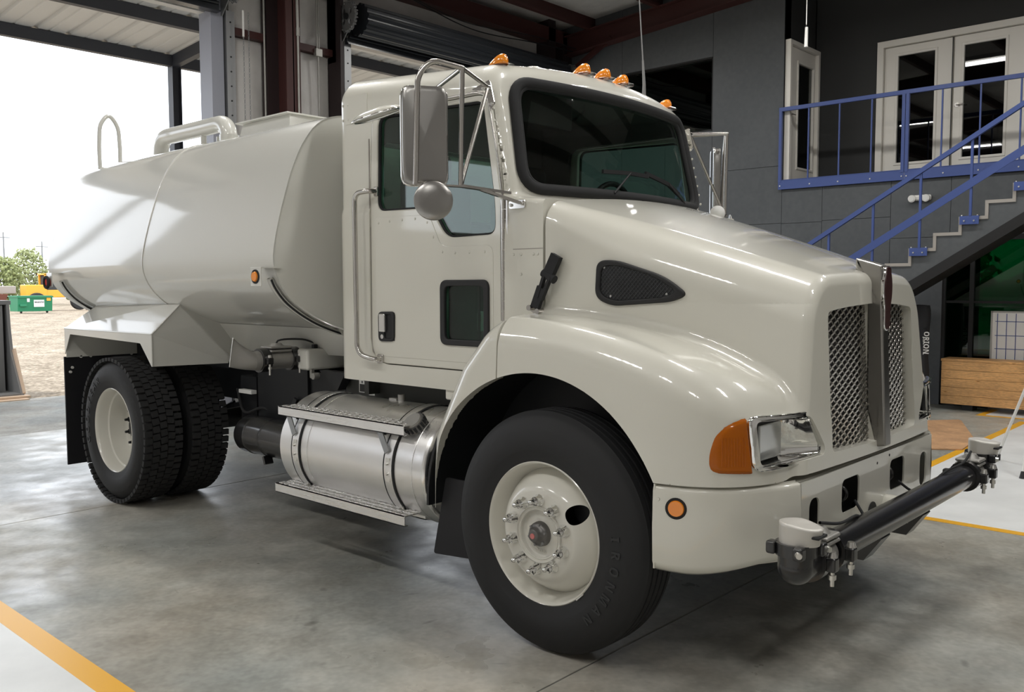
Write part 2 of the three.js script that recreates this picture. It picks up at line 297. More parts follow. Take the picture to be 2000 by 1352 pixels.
const MAT = {
  paint: phy({ color: lin(0.70, 0.685, 0.61), roughness: 0.38, clearcoat: 1, clearcoatRoughness: 0.06 }),
  tankPaint: phy({ color: lin(0.66, 0.655, 0.61), roughness: 0.4, clearcoat: 1, clearcoatRoughness: 0.07 }),
  wheelPaint: phy({ color: lin(0.70, 0.685, 0.62), roughness: 0.4, clearcoat: 0.8, clearcoatRoughness: 0.12 }),
  grayPaint: phy({ color: lin(0.055, 0.056, 0.052), roughness: 0.6 }),
  chassis: std({ color: lin(0.009, 0.010, 0.012), roughness: 0.5 }),
  blackPaint: phy({ color: lin(0.008, 0.008, 0.009), roughness: 0.32, clearcoat: 0.7, clearcoatRoughness: 0.1 }),
  plastic: std({ color: lin(0.012, 0.012, 0.013), roughness: 0.55 }),
  ventWire: std({ color: lin(0.045, 0.047, 0.05), roughness: 0.5 }),
  rubber: std({ color: lin(0.016, 0.0165, 0.018), roughness: 0.82 }),
  tire: std({ color: lin(0.014, 0.0145, 0.016), roughness: 0.7 }),
  tireText: std({ color: lin(0.026, 0.027, 0.029), roughness: 0.6 }),
  tread: std({ color: lin(0.022, 0.022, 0.023), roughness: 0.85 }),
  flap: std({ color: lin(0.010, 0.010, 0.013), roughness: 0.6 }),
  chrome: std({ color: lin(0.86, 0.86, 0.85), roughness: 0.06, metalness: 1 }),
  stainless: std({ color: lin(0.60, 0.58, 0.55), roughness: 0.22, metalness: 1 }),
  brushedSteel: std({ color: lin(0.40, 0.39, 0.375), roughness: 0.3, metalness: 1 }),
  polished: std({ color: lin(0.72, 0.71, 0.69), roughness: 0.12, metalness: 1 }),
  aluminium: std({ color: lin(0.88, 0.87, 0.86), roughness: 1, roughnessMap: tex(256, (() => { const q = fbm(256, 6, 5, 8), s = noiseTile(256, 128, 31); return (i, x, y) => { const v = 82 + (q[i] - 0.5) * 90 + (s[((y * 3) & 255) * 256 + (x >> 5)] - 0.5) * 26; return [v, v, v]; }; })(), { srgb: false }), metalness: 1, bumpMap: brushed, bumpScale: 0.0006 }),
  castPale: std({ color: lin(0.62, 0.60, 0.56), roughness: 0.48, metalness: 0.45 }),
  castAlu: std({ color: lin(0.40, 0.39, 0.37), roughness: 0.5, metalness: 0.75 }),
  galvanised: std({ color: lin(0.34, 0.345, 0.35), roughness: 0.5, metalness: 0.8 }),
  zinc: std({ color: lin(0.7, 0.69, 0.66), roughness: 0.28, metalness: 1 }),
  amber: phy({ color: lin(0.95, 0.29, 0.012), roughness: 0.16, clearcoat: 1, clearcoatRoughness: 0.03 }),
  amberDeep: phy({ color: lin(0.42, 0.105, 0.002), roughness: 0.3, clearcoat: 0.5, clearcoatRoughness: 0.04, specularIntensity: 0.25 }),
  lampLens: phy({ color: lin(0.60, 0.61, 0.60), roughness: 0.16, metalness: 0.55, clearcoat: 1, clearcoatRoughness: 0.03 }),
  lampGlass: phy({ color: lin(0.95, 0.96, 0.96), roughness: 0.05, transmission: 1, thickness: 0, ior: 1.5 }),
  windowGlass: phy({ color: lin(0.58, 0.74, 0.68), roughness: 0.02, transmission: 1, thickness: 0, ior: 1.5 }),
  windshieldGlass: phy({ color: lin(0.60, 0.70, 0.66), roughness: 0.02, transmission: 1, thickness: 0, ior: 1.5 }),
  mirrorGlass: std({ color: lin(0.9, 0.9, 0.9), roughness: 0.02, metalness: 1 }),
  centreBar: std({ color: lin(0.34, 0.33, 0.31), roughness: 0.28, metalness: 1 }),
  emblemRed: phy({ color: lin(0.035, 0.004, 0.005), roughness: 0.45, clearcoat: 0.4, clearcoatRoughness: 0.2 }),
  interior: std({ color: lin(0.035, 0.037, 0.036), roughness: 0.8 }),
  headliner: std({ color: lin(0.10, 0.105, 0.10), roughness: 0.95 }),
  seat: std({ color: lin(0.020, 0.022, 0.024), roughness: 0.9 }),
  yellowTag: std({ color: lin(0.55, 0.50, 0.02), roughness: 0.7 }),
  decalWhite: std({ color: lin(0.75, 0.75, 0.73), roughness: 0.6 }),
  decalInk: std({ color: lin(0.03, 0.03, 0.03), roughness: 0.6 }),
  decalRed: std({ color: lin(0.55, 0.03, 0.02), roughness: 0.6 }),
  hubGray: std({ color: lin(0.16, 0.155, 0.15), roughness: 0.4, metalness: 0.7 }),
  pinkCap: std({ color: lin(0.62, 0.20, 0.19), roughness: 0.5 }),
  concrete: phy({ map: concreteMap, roughness: 1, roughnessMap: concreteRough, bumpMap: concreteBump, bumpScale: 0.0016, color: lin(1, 1, 1) }),
  apron: std({ map: concreteMap, roughness: 0.8, color: lin(0.9, 0.9, 0.92) }),
  gravel: std({ map: gravelMap, color: lin(0.55, 0.53, 0.51), roughness: 1, bumpMap: gravelBump, bumpScale: 0.02 }),
  yellow: std({ color: lin(0.82, 0.42, 0.02), roughness: 0.4 }),
  whiteFloor: std({ map: tex(512, (i) => { const v = 228 + (nA[i] - 0.5) * 26 + (nB[i] - 0.5) * 18; return [v - 2, v, v]; }, { rx: 1 / 3.1 }), roughness: 0.42 }),
  greyWall: std({ map: wallMap, roughness: 0.75 }),
  darkWall: std({ color: lin(0.036, 0.037, 0.037), roughness: 0.8 }),
  blackTrim: std({ color: lin(0.006, 0.006, 0.0065), roughness: 0.6 }),
  felt: std({ map: feltMap, roughness: 0.45, bumpMap: feltBump, bumpScale: 0.03 }),
  redSteel: std({ color: lin(0.060, 0.018, 0.016), roughness: 0.55 }),
  darkSteel: std({ color: lin(0.028, 0.016, 0.017), roughness: 0.55 }),
  greySteel: std({ color: lin(0.042, 0.045, 0.055), roughness: 0.55 }),
  rollDoor: phy({ color: lin(0.020, 0.023, 0.028), roughness: 0.34, clearcoat: 0.3, clearcoatRoughness: 0.2 }),
  lilacSteel: std({ color: lin(0.30, 0.31, 0.36), roughness: 0.5 }),
  canopySheet: std({ color: lin(0.66, 0.645, 0.62), roughness: 0.5 }),
  conduit: std({ color: lin(0.46, 0.45, 0.42), roughness: 0.45, metalness: 0.3 }),
  blue: std({ color: lin(0.050, 0.085, 0.27), roughness: 0.42 }),
  taupe: std({ color: lin(0.36, 0.335, 0.305), roughness: 0.6 }),
  doorWhite: std({ color: lin(0.82, 0.79, 0.73), roughness: 0.45 }),
  doorGlass: phy({ color: lin(0.30, 0.33, 0.32), roughness: 0.015, transmission: 1, thickness: 0, ior: 1.62 }),
  storeGlass: phy({ color: lin(0.10, 0.31, 0.21), roughness: 0.015, transmission: 1, thickness: 0, ior: 1.62 }),
  white: std({ color: lin(0.76, 0.75, 0.72), roughness: 0.5 }),
  lampOn: std({ color: lin(0.8, 0.8, 0.8), emissive: lin(1, 0.965, 0.9), emissiveIntensity: 7, roughness: 0.5 }),
  bagCloth: std({ color: lin(0.020, 0.021, 0.024), roughness: 0.85 }),
  cedar: std({ map: tex(512, woodTex(512, 61, [224, 172, 112], 9), { rx: 1 / 1.1, ry: 1 / 0.55 }), roughness: 0.55 }),
  plywood: std({ map: tex(512, woodTex(512, 83, [205, 160, 118], 5), { rx: 1 / 1.2, ry: 1 / 0.8 }), roughness: 0.8 }),
  green: std({ color: lin(0.010, 0.17, 0.075), roughness: 0.5 }),
  machineYellow: std({ color: lin(0.75, 0.36, 0.03), roughness: 0.5 }),
  rust: std({ color: lin(0.17, 0.065, 0.045), roughness: 0.8 }),
  dullMetal: std({ color: lin(0.24, 0.24, 0.24), roughness: 0.55, metalness: 0.5 }),
  plank: std({ color: lin(0.60, 0.45, 0.33), roughness: 0.8 }),
  leaf: std({ color: lin(0.24, 0.27, 0.11), roughness: 0.9 }),
  leafPale: std({ color: lin(0.33, 0.36, 0.18), roughness: 0.9 }),
  bark: std({ color: lin(0.12, 0.09, 0.06), roughness: 0.9 }),
};
// ---------- floor: poured slabs with open joints, painted bays and yellow lines
const ROOM = { x0: -7.57, x1: 9.6, z0: -8.05, z1: 9.2 };
const roofY = (x) => 5.86 + 0.063 * (x + 7);
const floor = struct('floor', uvBox(boxAt(-7.57, 9.9, -0.42, -0.12, -12.2, 9.5)), MAT.chassis, 'grey sealed concrete workshop floor with saw-cut joints');
{
  const xs = [-7.57, -3.86, 0.212, 4.8, 9.9], zs = [-12.2, -5.2, 2.9, 9.5];
  for (let i = 0; i < 4; i++) for (let j = 0; j < 3; j++) {
    const g = rbox(xs[i + 1] - xs[i] - 0.006, 0.13, zs[j + 1] - zs[j] - 0.006, 0.004, (xs[i] + xs[i + 1]) / 2, -0.065, (zs[j] + zs[j + 1]) / 2, 1);
    part('slab', uvBox(g), MAT.concrete, floor);
  }
  const flat = (x0, x1, z0, z1, y0, y1) => uvBox(boxAt(x0, x1, y0, y1, z0, z1));
  const lbl = 'yellow painted floor line', wl = 'white painted floor bay';
  part('line', flat(-7.4, 3.5, 2.455, 2.555, 0.0002, 0.0016), MAT.yellow, floor, lbl);
  part('painted_bay', flat(-7.4, 3.5, 2.555, 8.6, 0.0002, 0.0012), MAT.whiteFloor, floor, wl);
  part('line', flat(-0.115, 5.2, -2.19, -2.11, 0.0002, 0.0016), MAT.yellow, floor, lbl);
  part('line', flat(-0.115, -0.035, -7.15, -2.19, 0.0002, 0.0016), MAT.yellow, floor, lbl);
  part('painted_bay', flat(-0.035, 5.2, -7.15, -2.19, 0.0002, 0.0012), MAT.whiteFloor, floor, wl);
  part('line', flat(-0.62, 5.2, -7.42, -7.34, 0.0002, 0.0016), MAT.yellow, floor, lbl);
  part('line', flat(-0.62, -0.54, -8.4, -7.42, 0.0002, 0.0016), MAT.yellow, floor, lbl);
  part('painted_bay', flat(-0.54, 5.2, -8.4, -7.42, 0.0002, 0.0012), MAT.whiteFloor, floor, wl);
}
// ---------- wall with the two open bay doors, behind the truck
{
  const W = struct('wall_left', [boxAt(-7.62, -7.5, 4.72, 6.3, -1.56, 2.9), boxAt(-7.62, -7.5, 0, 6.3, -3.56, -1.56), boxAt(-7.62, -7.5, 4.74, 6.3, -7.86, -3.56), boxAt(-7.62, -7.5, 0, 6.3, -12.2, -7.86), boxAt(-7.62, -7.5, 0, 6.3, 2.9, 6.3), boxAt(-7.62, -7.5, 3.42, 6.3, 6.3, 8.7), boxAt(-7.62, -7.5, 0, 2.33, 6.3, 8.7), boxAt(-7.62, -7.5, 0, 6.3, 8.7, 9.5)].map(g => uvBox(g)), MAT.canopySheet, 'outer sheet wall with open bay doors');
  // faced with quilted white insulation, bulging between the girts
  const quilt = (z0, z1, y0, y1, bulge = 0.05) => {
    const n = Math.max(4, Math.round((z1 - z0) / 0.09)), m = Math.max(4, Math.round((y1 - y0) / 0.09));
    return uvBox(grid(n, m, (u, v) => { const s = Math.sin(PI * u) ** 0.5 * Math.sin(PI * v) ** 0.5; return [-7.47 + bulge * s * (0.8 + 0.2 * Math.sin(u * 17 + v * 5)), mix(y0, y1, v), mix(z1, z0, u)]; }));
  };
  for (const [z0, z1] of [[-2.27, -1.84], [-3.26, -2.7]]) for (const [y0, y1] of [[0.05, 1.2], [1.2, 2.4], [2.4, 4.50], [4.59, 6.3]]) part('insulation', quilt(z0, z1, y0, y1), MAT.felt, W, 'white quilted insulation facing');
  for (const [z0, z1] of [[-7.45, -3.4], [-8.05, -7.62]]) part('insulation', quilt(z0, z1, 4.76, 6.3, 0.03), MAT.felt, W, 'white quilted insulation facing');
  part('insulation', quilt(-1.6, 9.2, 4.76, 6.3, 0.03), MAT.felt, W, 'white quilted insulation facing');
  part('insulation', quilt(3.0, 6.25, 0.05, 4.7, 0.03), MAT.felt, W, 'white quilted insulation facing');
  part('insulation', quilt(6.25, 9.2, 0.05, 2.3, 0.03), MAT.felt, W, 'white quilted insulation facing');
  part('insulation', quilt(6.25, 9.2, 3.5, 4.7, 0.03), MAT.felt, W, 'white quilted insulation facing');
  for (const [z0, z1] of [[-2.29, -1.84], [-3.3, -2.66]]) part('girt', boxAt(-7.47, -7.37, 4.505, 4.59, z0, z1), MAT.redSteel, W, 'dull red steel girt');
  // wide-flange column
  const I = (z, x, flange, depth, y1, mat, name) => part(name, [boxAt(x - depth / 2, x + depth / 2, 0, y1, z - 0.008, z + 0.008), boxAt(x + depth / 2 - 0.014, x + depth / 2, 0, y1, z - flange / 2, z + flange / 2), boxAt(x - depth / 2, x - depth / 2 + 0.014, 0, y1, z - flange / 2, z + flange / 2)], mat, W, 'dark red steel column');
  I(-2.44, -7.24, 0.20, 0.42, 5.75, MAT.redSteel, 'column');
  part('column_plate', [boxAt(-7.36, -7.34, 0, 5.75, -2.53, -2.27), boxAt(-7.45, -7.35, 0, 5.75, -2.285, -2.27)], MAT.darkSteel, W);
  part('jamb', [boxAt(-7.47, -7.30, 0, 5.9, -3.40, -3.27), boxAt(-7.47, -7.2, 0, 5.9, -3.29, -3.27)], MAT.darkSteel, W, 'dark steel door jamb');
  part('jamb', [boxAt(-7.63, -7.36, 0, 5.9, -1.70, -1.545)], MAT.lilacSteel, W, 'pale lilac-grey painted steel door jamb');
  part('jamb', boxAt(-7.47, -7.2, 4.9, 5.9, -7.62, -7.45), MAT.darkSteel, W);
  // galvanised door tracks with bolt heads
  for (const z of [-1.775, -3.48]) {
    const t = part('door_track', [boxAt(-7.34, -7.325, 0, 4.75, z - 0.055, z + 0.055), boxAt(-7.45, -7.34, 0, 4.75, z - 0.055, z - 0.045), boxAt(-7.45, -7.34, 0, 4.75, z + 0.045, z + 0.055)], MAT.galvanised, W, 'galvanised steel door track');
    for (let k = 0; k < 9; k++) part('bolt', cyl([-7.326, 4.62 - k * 0.17 - (k > 1 ? 0.06 : 0), z], [-7.318, 4.62 - k * 0.17 - (k > 1 ? 0.06 : 0), z], 0.011, 0.009, 8), MAT.chassis, t);
  }
  // conduits and a junction box
  part('conduit', cyl([-7.02, 0, -2.50], [-7.02, 4.66, -2.50], 0.013, 0.013, 8), MAT.conduit, W);
  part('conduit', [cyl([-7.02, 4.6, -2.50], [-7.02, 5.8, -2.49], 0.018, 0.018, 8), cyl([-7.02, 4.55, -2.50], [-7.02, 4.65, -2.50], 0.022, 0.022, 8)], MAT.conduit, W);
  part('conduit', cyl([-7.36, 0, -2.25], [-7.36, 5.8, -2.25], 0.012, 0.012, 8), MAT.conduit, W);
  part('conduit', [cyl([-7.36, 0, -3.035], [-7.36, 4.46, -3.035], 0.011, 0.011, 8), cyl([-7.36, 4.55, -3.02], [-7.36, 5.8, -3.02], 0.011, 0.011, 8), cyl([-7.36, 4.55, -3.05], [-7.36, 5.8, -3.05], 0.011, 0.011, 8)], MAT.conduit, W);
  part('junction_box', rbox(0.06, 0.1, 0.1, 0.006, -7.36, 4.508, -3.035), MAT.conduit, W);
}
// ---------- grey panelled wall under and beside the landing
const board = (x0, x1, y0, y1, z0, z1, r = 0.003) => uvBox(rbox(x1 - x0, y1 - y0, z1 - z0, r, (x0 + x1) / 2, (y0 + y1) / 2, (z0 + z1) / 2, 1));
const wallBack = struct('wall_back', [boxAt(-7.5, -6.17, 0, 6.3, -8.25, -8.07), boxAt(-6.17, -4.53, 0, 3.82, -8.25, -8.07), boxAt(-6.17, -4.53, 4.9, 6.3, -8.25, -8.07), boxAt(-4.53, -3.41, 0, 6.6, -8.25, -8.07), boxAt(-3.41, -1.9, 0, 2.88, -8.25, -8.07)].map(g => uvBox(g)), MAT.blackTrim, 'grey painted panel wall beside the stairs');
{
  const P = (x0, x1, y0, y1) => part('panel', board(x0 + 0.002, x1 - 0.002, y0 + 0.002, y1 - 0.002, -8.07, -8.05), MAT.greyWall, wallBack);
  for (const [x0, x1] of [[-7.5, -6.17], [-6.17, -5.35], [-5.35, -4.53], [-4.53, -3.41]]) { P(x0, x1, 0, 1.2); P(x0, x1, 1.2, 2.392); }
  P(-7.5, -6.17, 2.392, 3.82); P(-6.17, -5.35, 2.392, 3.82); P(-5.35, -4.53, 2.392, 3.82); P(-4.53, -3.41, 2.392, 3.2); P(-4.53, -3.41, 3.2, 6.6);
  P(-7.5, -6.17, 3.82, 6.3); P(-6.17, -4.53, 4.9, 6.4);
  P(-3.41, -2.82, 1.2, 2.385); P(-3.41, -2.82, 2.385, 2.86); P(-2.82, -1.9, 1.2, 2.4); P(-2.82, -1.9, 2.4, 2.86); P(-3.41, -2.82, 0, 1.2); P(-2.82, -1.9, 0, 1.2);
}
// upper band over the storefront, below the landing
{
  const W = struct('wall_back', [boxAt(-1.9, 6, 2.12, 2.88, -8.25, -8.07), boxAt(-1.9, -1.24, 0, 2.12, -8.25, -8.07)].map(g => uvBox(g)), MAT.blackTrim, 'grey panelled band under the landing, above the dark storefront');
  for (const [x0, x1] of [[-1.9, -1.168], [-1.168, 0.05], [0.05, 1.27], [1.27, 6]]) part('panel', board(x0 + 0.002, x1 - 0.002, 2.122, 2.858, -8.07, -8.05), MAT.greyWall, W);
  part('panel', board(-1.898, -1.24, 0, 2.118, -8.07, -8.05), MAT.greyWall, W);
}
// window opening in the grey wall
{
  const w = struct('window_1', [boxAt(-6.17, -4.53, 3.82, 3.84, -8.25, -8.06), boxAt(-6.17, -4.53, 4.88, 4.9, -8.25, -8.06), boxAt(-6.17, -6.15, 3.82, 4.9, -8.25, -8.06), boxAt(-4.55, -4.53, 3.82, 4.9, -8.25, -8.06)], MAT.blackTrim, 'dark unlit window high in the grey wall');
  part('pane', boxAt(-6.15, -4.55, 3.84, 4.88, -8.15, -8.145), MAT.storeGlass, w);
  struct('wall_back', boxAt(-7.5, -3.6, 2.9, 6.3, -11.0, -10.9), MAT.darkWall, 'dark wall of the unlit room behind the window');
}
// ---------- landing: floor, dark recess walls
struct('floor', boxAt(-3.41, 6, 2.70, 2.88, -9.3, -8.06), MAT.darkWall, 'floor of the upper landing');
struct('wall_back', [boxAt(-3.41, -2.5, 2.88, 6.7, -9.28, -9.1), boxAt(-2.5, -0.5, 4.93, 6.7, -9.28, -9.1), boxAt(-0.5, 6, 2.88, 6.9, -9.28, -9.1)], MAT.darkWall, 'charcoal wall behind the landing');
struct('wall_left', [boxAt(-3.53, -3.41, 2.88, 6.7, -8.14, -8.07), boxAt(-3.53, -3.41, 4.95, 6.7, -9.1, -8.14), boxAt(-3.53, -3.41, 2.88, 6.7, -9.28, -9.07)], MAT.darkWall, 'charcoal side wall of the landing');
struct('floor', boxAt(-7.5, -3.53, 2.7, 2.88, -11, -8.26), MAT.chassis, 'floor of the unlit upstairs room');
// rooms behind the glass
struct('wall_back', [boxAt(-3.6, -2.5, 0, 6.9, -12.4, -12.2), boxAt(-2.5, 1.6, 0, 0.3, -12.4, -12.2), boxAt(-2.5, 1.6, 2.33, 6.9, -12.4, -12.2), boxAt(1.6, 9.8, 0, 6.9, -12.4, -12.2)], MAT.darkWall, 'dark far wall of the offices');
{
  const w = struct('window_3', [boxAt(-2.5, 1.6, 0.3, 0.36, -12.35, -12.25), boxAt(-2.5, 1.6, 2.28, 2.33, -12.35, -12.25), ...[-2.47, -0.3, 1.57].map(x => boxAt(x - 0.03, x + 0.03, 0.3, 2.33, -12.35, -12.25)), boxAt(-2.5, 1.6, 1.22, 1.25, -12.34, -12.26)], MAT.blackTrim, 'far office window seen through the storefront');
  for (const [a, b] of [[-2.44, -0.33], [-0.27, 1.54]]) for (const [c, d] of [[0.36, 1.22], [1.25, 2.28]]) part('pane', boxAt(a, b, c, d, -12.302, -12.298), MAT.storeGlass, w, 'green tinted glass');
}
struct('ceiling', boxAt(-1.95, 6, 2.60, 2.70, -12.2, -8.26), MAT.darkWall, 'dark ceiling of the room behind the storefront');
struct('wall_left', boxAt(-2.05, -1.9, 0, 2.88, -12.2, -8.25), MAT.darkWall, 'dark side wall of the room behind the storefront');
struct('wall_right', boxAt(9.6, 9.9, 0, 7.2, -12.4, 9.5), MAT.felt, 'white insulated end wall');
struct('wall_front', uvBox(boxAt(-7.62, 9.9, 0, 7.2, 9.2, 9.5)), MAT.felt, 'white insulated side wall');
struct('wall_right', boxAt(6, 6.2, 0, 7.2, -12.4, -8.05), MAT.greyWall, 'grey partition at the end of the landing');
// ---------- white double doors and side door on the landing
function leafDoor(parent, x0, x1, y0, y1, gx0, gx1, gy0, gy1, lever) {   // local: door in the xy plane, front at z = 0
  const s = shapeOf(rect(x0, x1, y0, y1)); s.holes.push(holeOf(rect(gx0, gx1, gy0, gy1), 0));
  const d = part('door_leaf', slab(s, 0.045, 0.002), MAT.doorWhite, parent);
  const m = shapeOf(rect(gx0 - 0.035, gx1 + 0.035, gy0 - 0.035, gy1 + 0.035)); m.holes.push(holeOf(rect(gx0, gx1, gy0, gy1), 0));
  part('glazing_bead', tr(slab(m, 0.018, 0.006), 0, 0, 0.04), MAT.doorWhite, d);
  part('pane', boxAt(gx0 - 0.01, gx1 + 0.01, gy0 - 0.01, gy1 + 0.01, 0.02, 0.026), MAT.doorGlass, d, 'dark reflective glass');
  if (lever) part('handle', [cyl([lever[0], lever[1], 0.04], [lever[0], lever[1], 0.055], 0.03, 0.03, 16), cyl([lever[0], lever[1], 0.05], [lever[0], lever[1], 0.09], 0.01, 0.01, 8), cyl([lever[0], lever[1], 0.088], [lever[0] + lever[2], lever[1], 0.088], 0.009, 0.007, 8)], MAT.stainless, d, 'steel lever handle');
  return d;
}
function doorFrame(x0, x1, y0, y1, w) { const s = new THREE.Shape(); roundPath(s, [[x0, y0], [x0, y1], [x1, y1], [x1, y0], [x1 - w, y0], [x1 - w, y1 - w], [x0 + w, y1 - w], [x0 + w, y0]], 0); return slab(s, 0.16, 0.005); }
{
  const d = struct('door_1', tr(doorFrame(-2.5, -0.5, 2.9, 4.93, 0.088), 0, 0, -9.22), MAT.doorWhite, 'white frame with two glazed door leaves on the landing');
  for (const [a, b, g0, g1, lv] of [[-2.408, -1.507, -2.223, -1.738, null], [-1.493, -0.592, -1.366, -0.872, [-1.44, 3.93, 0.1]]]) {
    const leaf = leafDoor(d, a, b, 2.91, 4.835, g0, g1, 3.23, 4.705, lv); leaf.position.z = -9.16;
  }
  part('astragal', boxAt(-1.515, -1.508, 2.91, 4.835, -9.12, -9.095), MAT.chassis, d);
}
{
  const d = struct('door_2', tr(doorFrame(-0.495, 0.495, 2.9, 4.95, 0.06), 0, 0, -0.08), MAT.doorWhite, 'narrow-looking white glazed door in the side wall of the landing');
  d.position.set(-3.41, 0, -8.585); d.rotation.y = PI / 2; 
  const leaf = leafDoor(d, -0.43, 0.43, 2.91, 4.885, -0.03 - 0.1, 0.36, 3.215, 4.68, [-0.37, 3.93, 0.09]); leaf.position.z = -0.02;
}
// ---------- roof: white insulation, dark red purlins and rafters
{
  const roof = struct('ceiling', uvBox(poly([[-7.7, roofY(-7.7), -12.4], [9.9, roofY(9.9), -12.4], [9.9, roofY(9.9), 9.5], [-7.7, roofY(-7.7), 9.5], [-7.7, roofY(-7.7) + 0.2, -12.4], [9.9, roofY(9.9) + 0.2, -12.4], [9.9, roofY(9.9) + 0.2, 9.5], [-7.7, roofY(-7.7) + 0.2, 9.5]], [[0, 1, 2, 3], [7, 6, 5, 4], [0, 4, 5, 1], [1, 5, 6, 2], [2, 6, 7, 3], [3, 7, 4, 0]])), MAT.felt, 'sloping insulated white roof underside');
  for (const x of [-6.72, -5.42, -3.9, -2.38, -0.86, 0.66, 2.18, 3.7, 5.22, 6.74, 8.26]) {
    const y = roofY(x);
    part('purlin', [boxAt(x - 0.006, x + 0.006, y - 0.21, y, -9.1, 9.2), boxAt(x - 0.006, x + 0.075, y - 0.215, y - 0.2, -9.1, 9.2), boxAt(x + 0.065, x + 0.075, y - 0.2, y - 0.17, -9.1, 9.2)], MAT.redSteel, roof, 'dark red steel purlin');
  }
  part('eave_strut', boxAt(-7.45, -7.2, 5.5, 5.72, -8.05, 9.2), MAT.redSteel, roof, 'dark red steel eave strut');
  for (const z of [-7.93, -2.44, 3.2, 8.6]) {
    const r = (x) => roofY(x) - 0.21, x0 = -7.4, x1 = z < -7 ? -3.42 : 9.6;
    part('rafter', [poly([[x0, r(x0) - 0.30, z - 0.01], [x1, r(x1) - 0.26, z - 0.01], [x1, r(x1), z - 0.01], [x0, r(x0), z - 0.01], [x0, r(x0) - 0.30, z + 0.01], [x1, r(x1) - 0.26, z + 0.01], [x1, r(x1), z + 0.01], [x0, r(x0), z + 0.01]], [[3, 2, 1, 0], [4, 5, 6, 7], [0, 1, 5, 4], [2, 3, 7, 6], [1, 2, 6, 5], [0, 4, 7, 3]]),
      bar([x0, r(x0) - 0.30, z], [x1, r(x1) - 0.26, z], 0.2, 0.014), bar([x0, r(x0), z], [x1, r(x1), z], 0.2, 0.014)], MAT.redSteel, roof, 'red steel rafter');
  }
  part('rafter', bar([-7.3, 4.98, -7.93], [-6.3, 5.48, -7.93], 0.05, 0.08), MAT.redSteel, roof);
  part('rafter', boxAt(-7.5, -7.2, 4.2, 5.7, -8.04, -7.82), MAT.darkSteel, roof, 'dark corner column head');
  part('cable', spline([[-7.2, 5.52, -4.3], [-7.15, 5.30, -5.6], [-7.1, 5.36, -7.0], [-7.05, 5.38, -7.9]], 0.008, 30, 6), MAT.chassis, roof);
  part('cable', spline([[-7.2, 5.54, -4.3], [-7.12, 5.36, -5.4], [-7.05, 5.44, -7.0], [-7.0, 5.42, -7.9]], 0.006, 30, 6), MAT.chassis, roof);
}
// ---------- LED fixtures
LAMPS.forEach(([x, z], k) => {
  const row = z < -3 ? 'the row nearest the grey wall' : z < 3 ? 'the row over the truck' : 'the row over the white painted bay', spot = x < -4 ? 'level with the tank' : x < 0 ? 'level with the cab' : x < 2 ? 'level with the bumper' : x < 4 ? 'over the right white bay' : 'ahead of the truck';
  const t = thing('light_fixture', 'white LED strip fixture in ' + row + ', ' + spot, 'light fixture', [x, LAMP_Y, z], 0, 'LED fixtures in ' + row);
  part('housing', rbox(1.26, 0.07, 0.34, 0.015, 0, 0.04, 0), MAT.white, t);
  part('diffuser', rbox(1.2, 0.012, 0.28, 0.004, 0, 0, 0), MAT.lampOn, t, 'glowing white diffuser');
  for (const dx of [-0.5, 0.5]) part('hanger', cyl([dx, 0.07, 0], [dx, roofY(x + dx) - LAMP_Y, 0], 0.004, 0.004, 6), MAT.galvanised, t);
  const l = new THREE.RectAreaLight(new THREE.Color().setRGB(1, 0.985, 0.95), LAMP_POWER, 1.2, 0.28);
  l.position.set(0, -0.02, 0); l.rotation.x = -PI / 2; t.add(l); l.name = 'lamp';
});
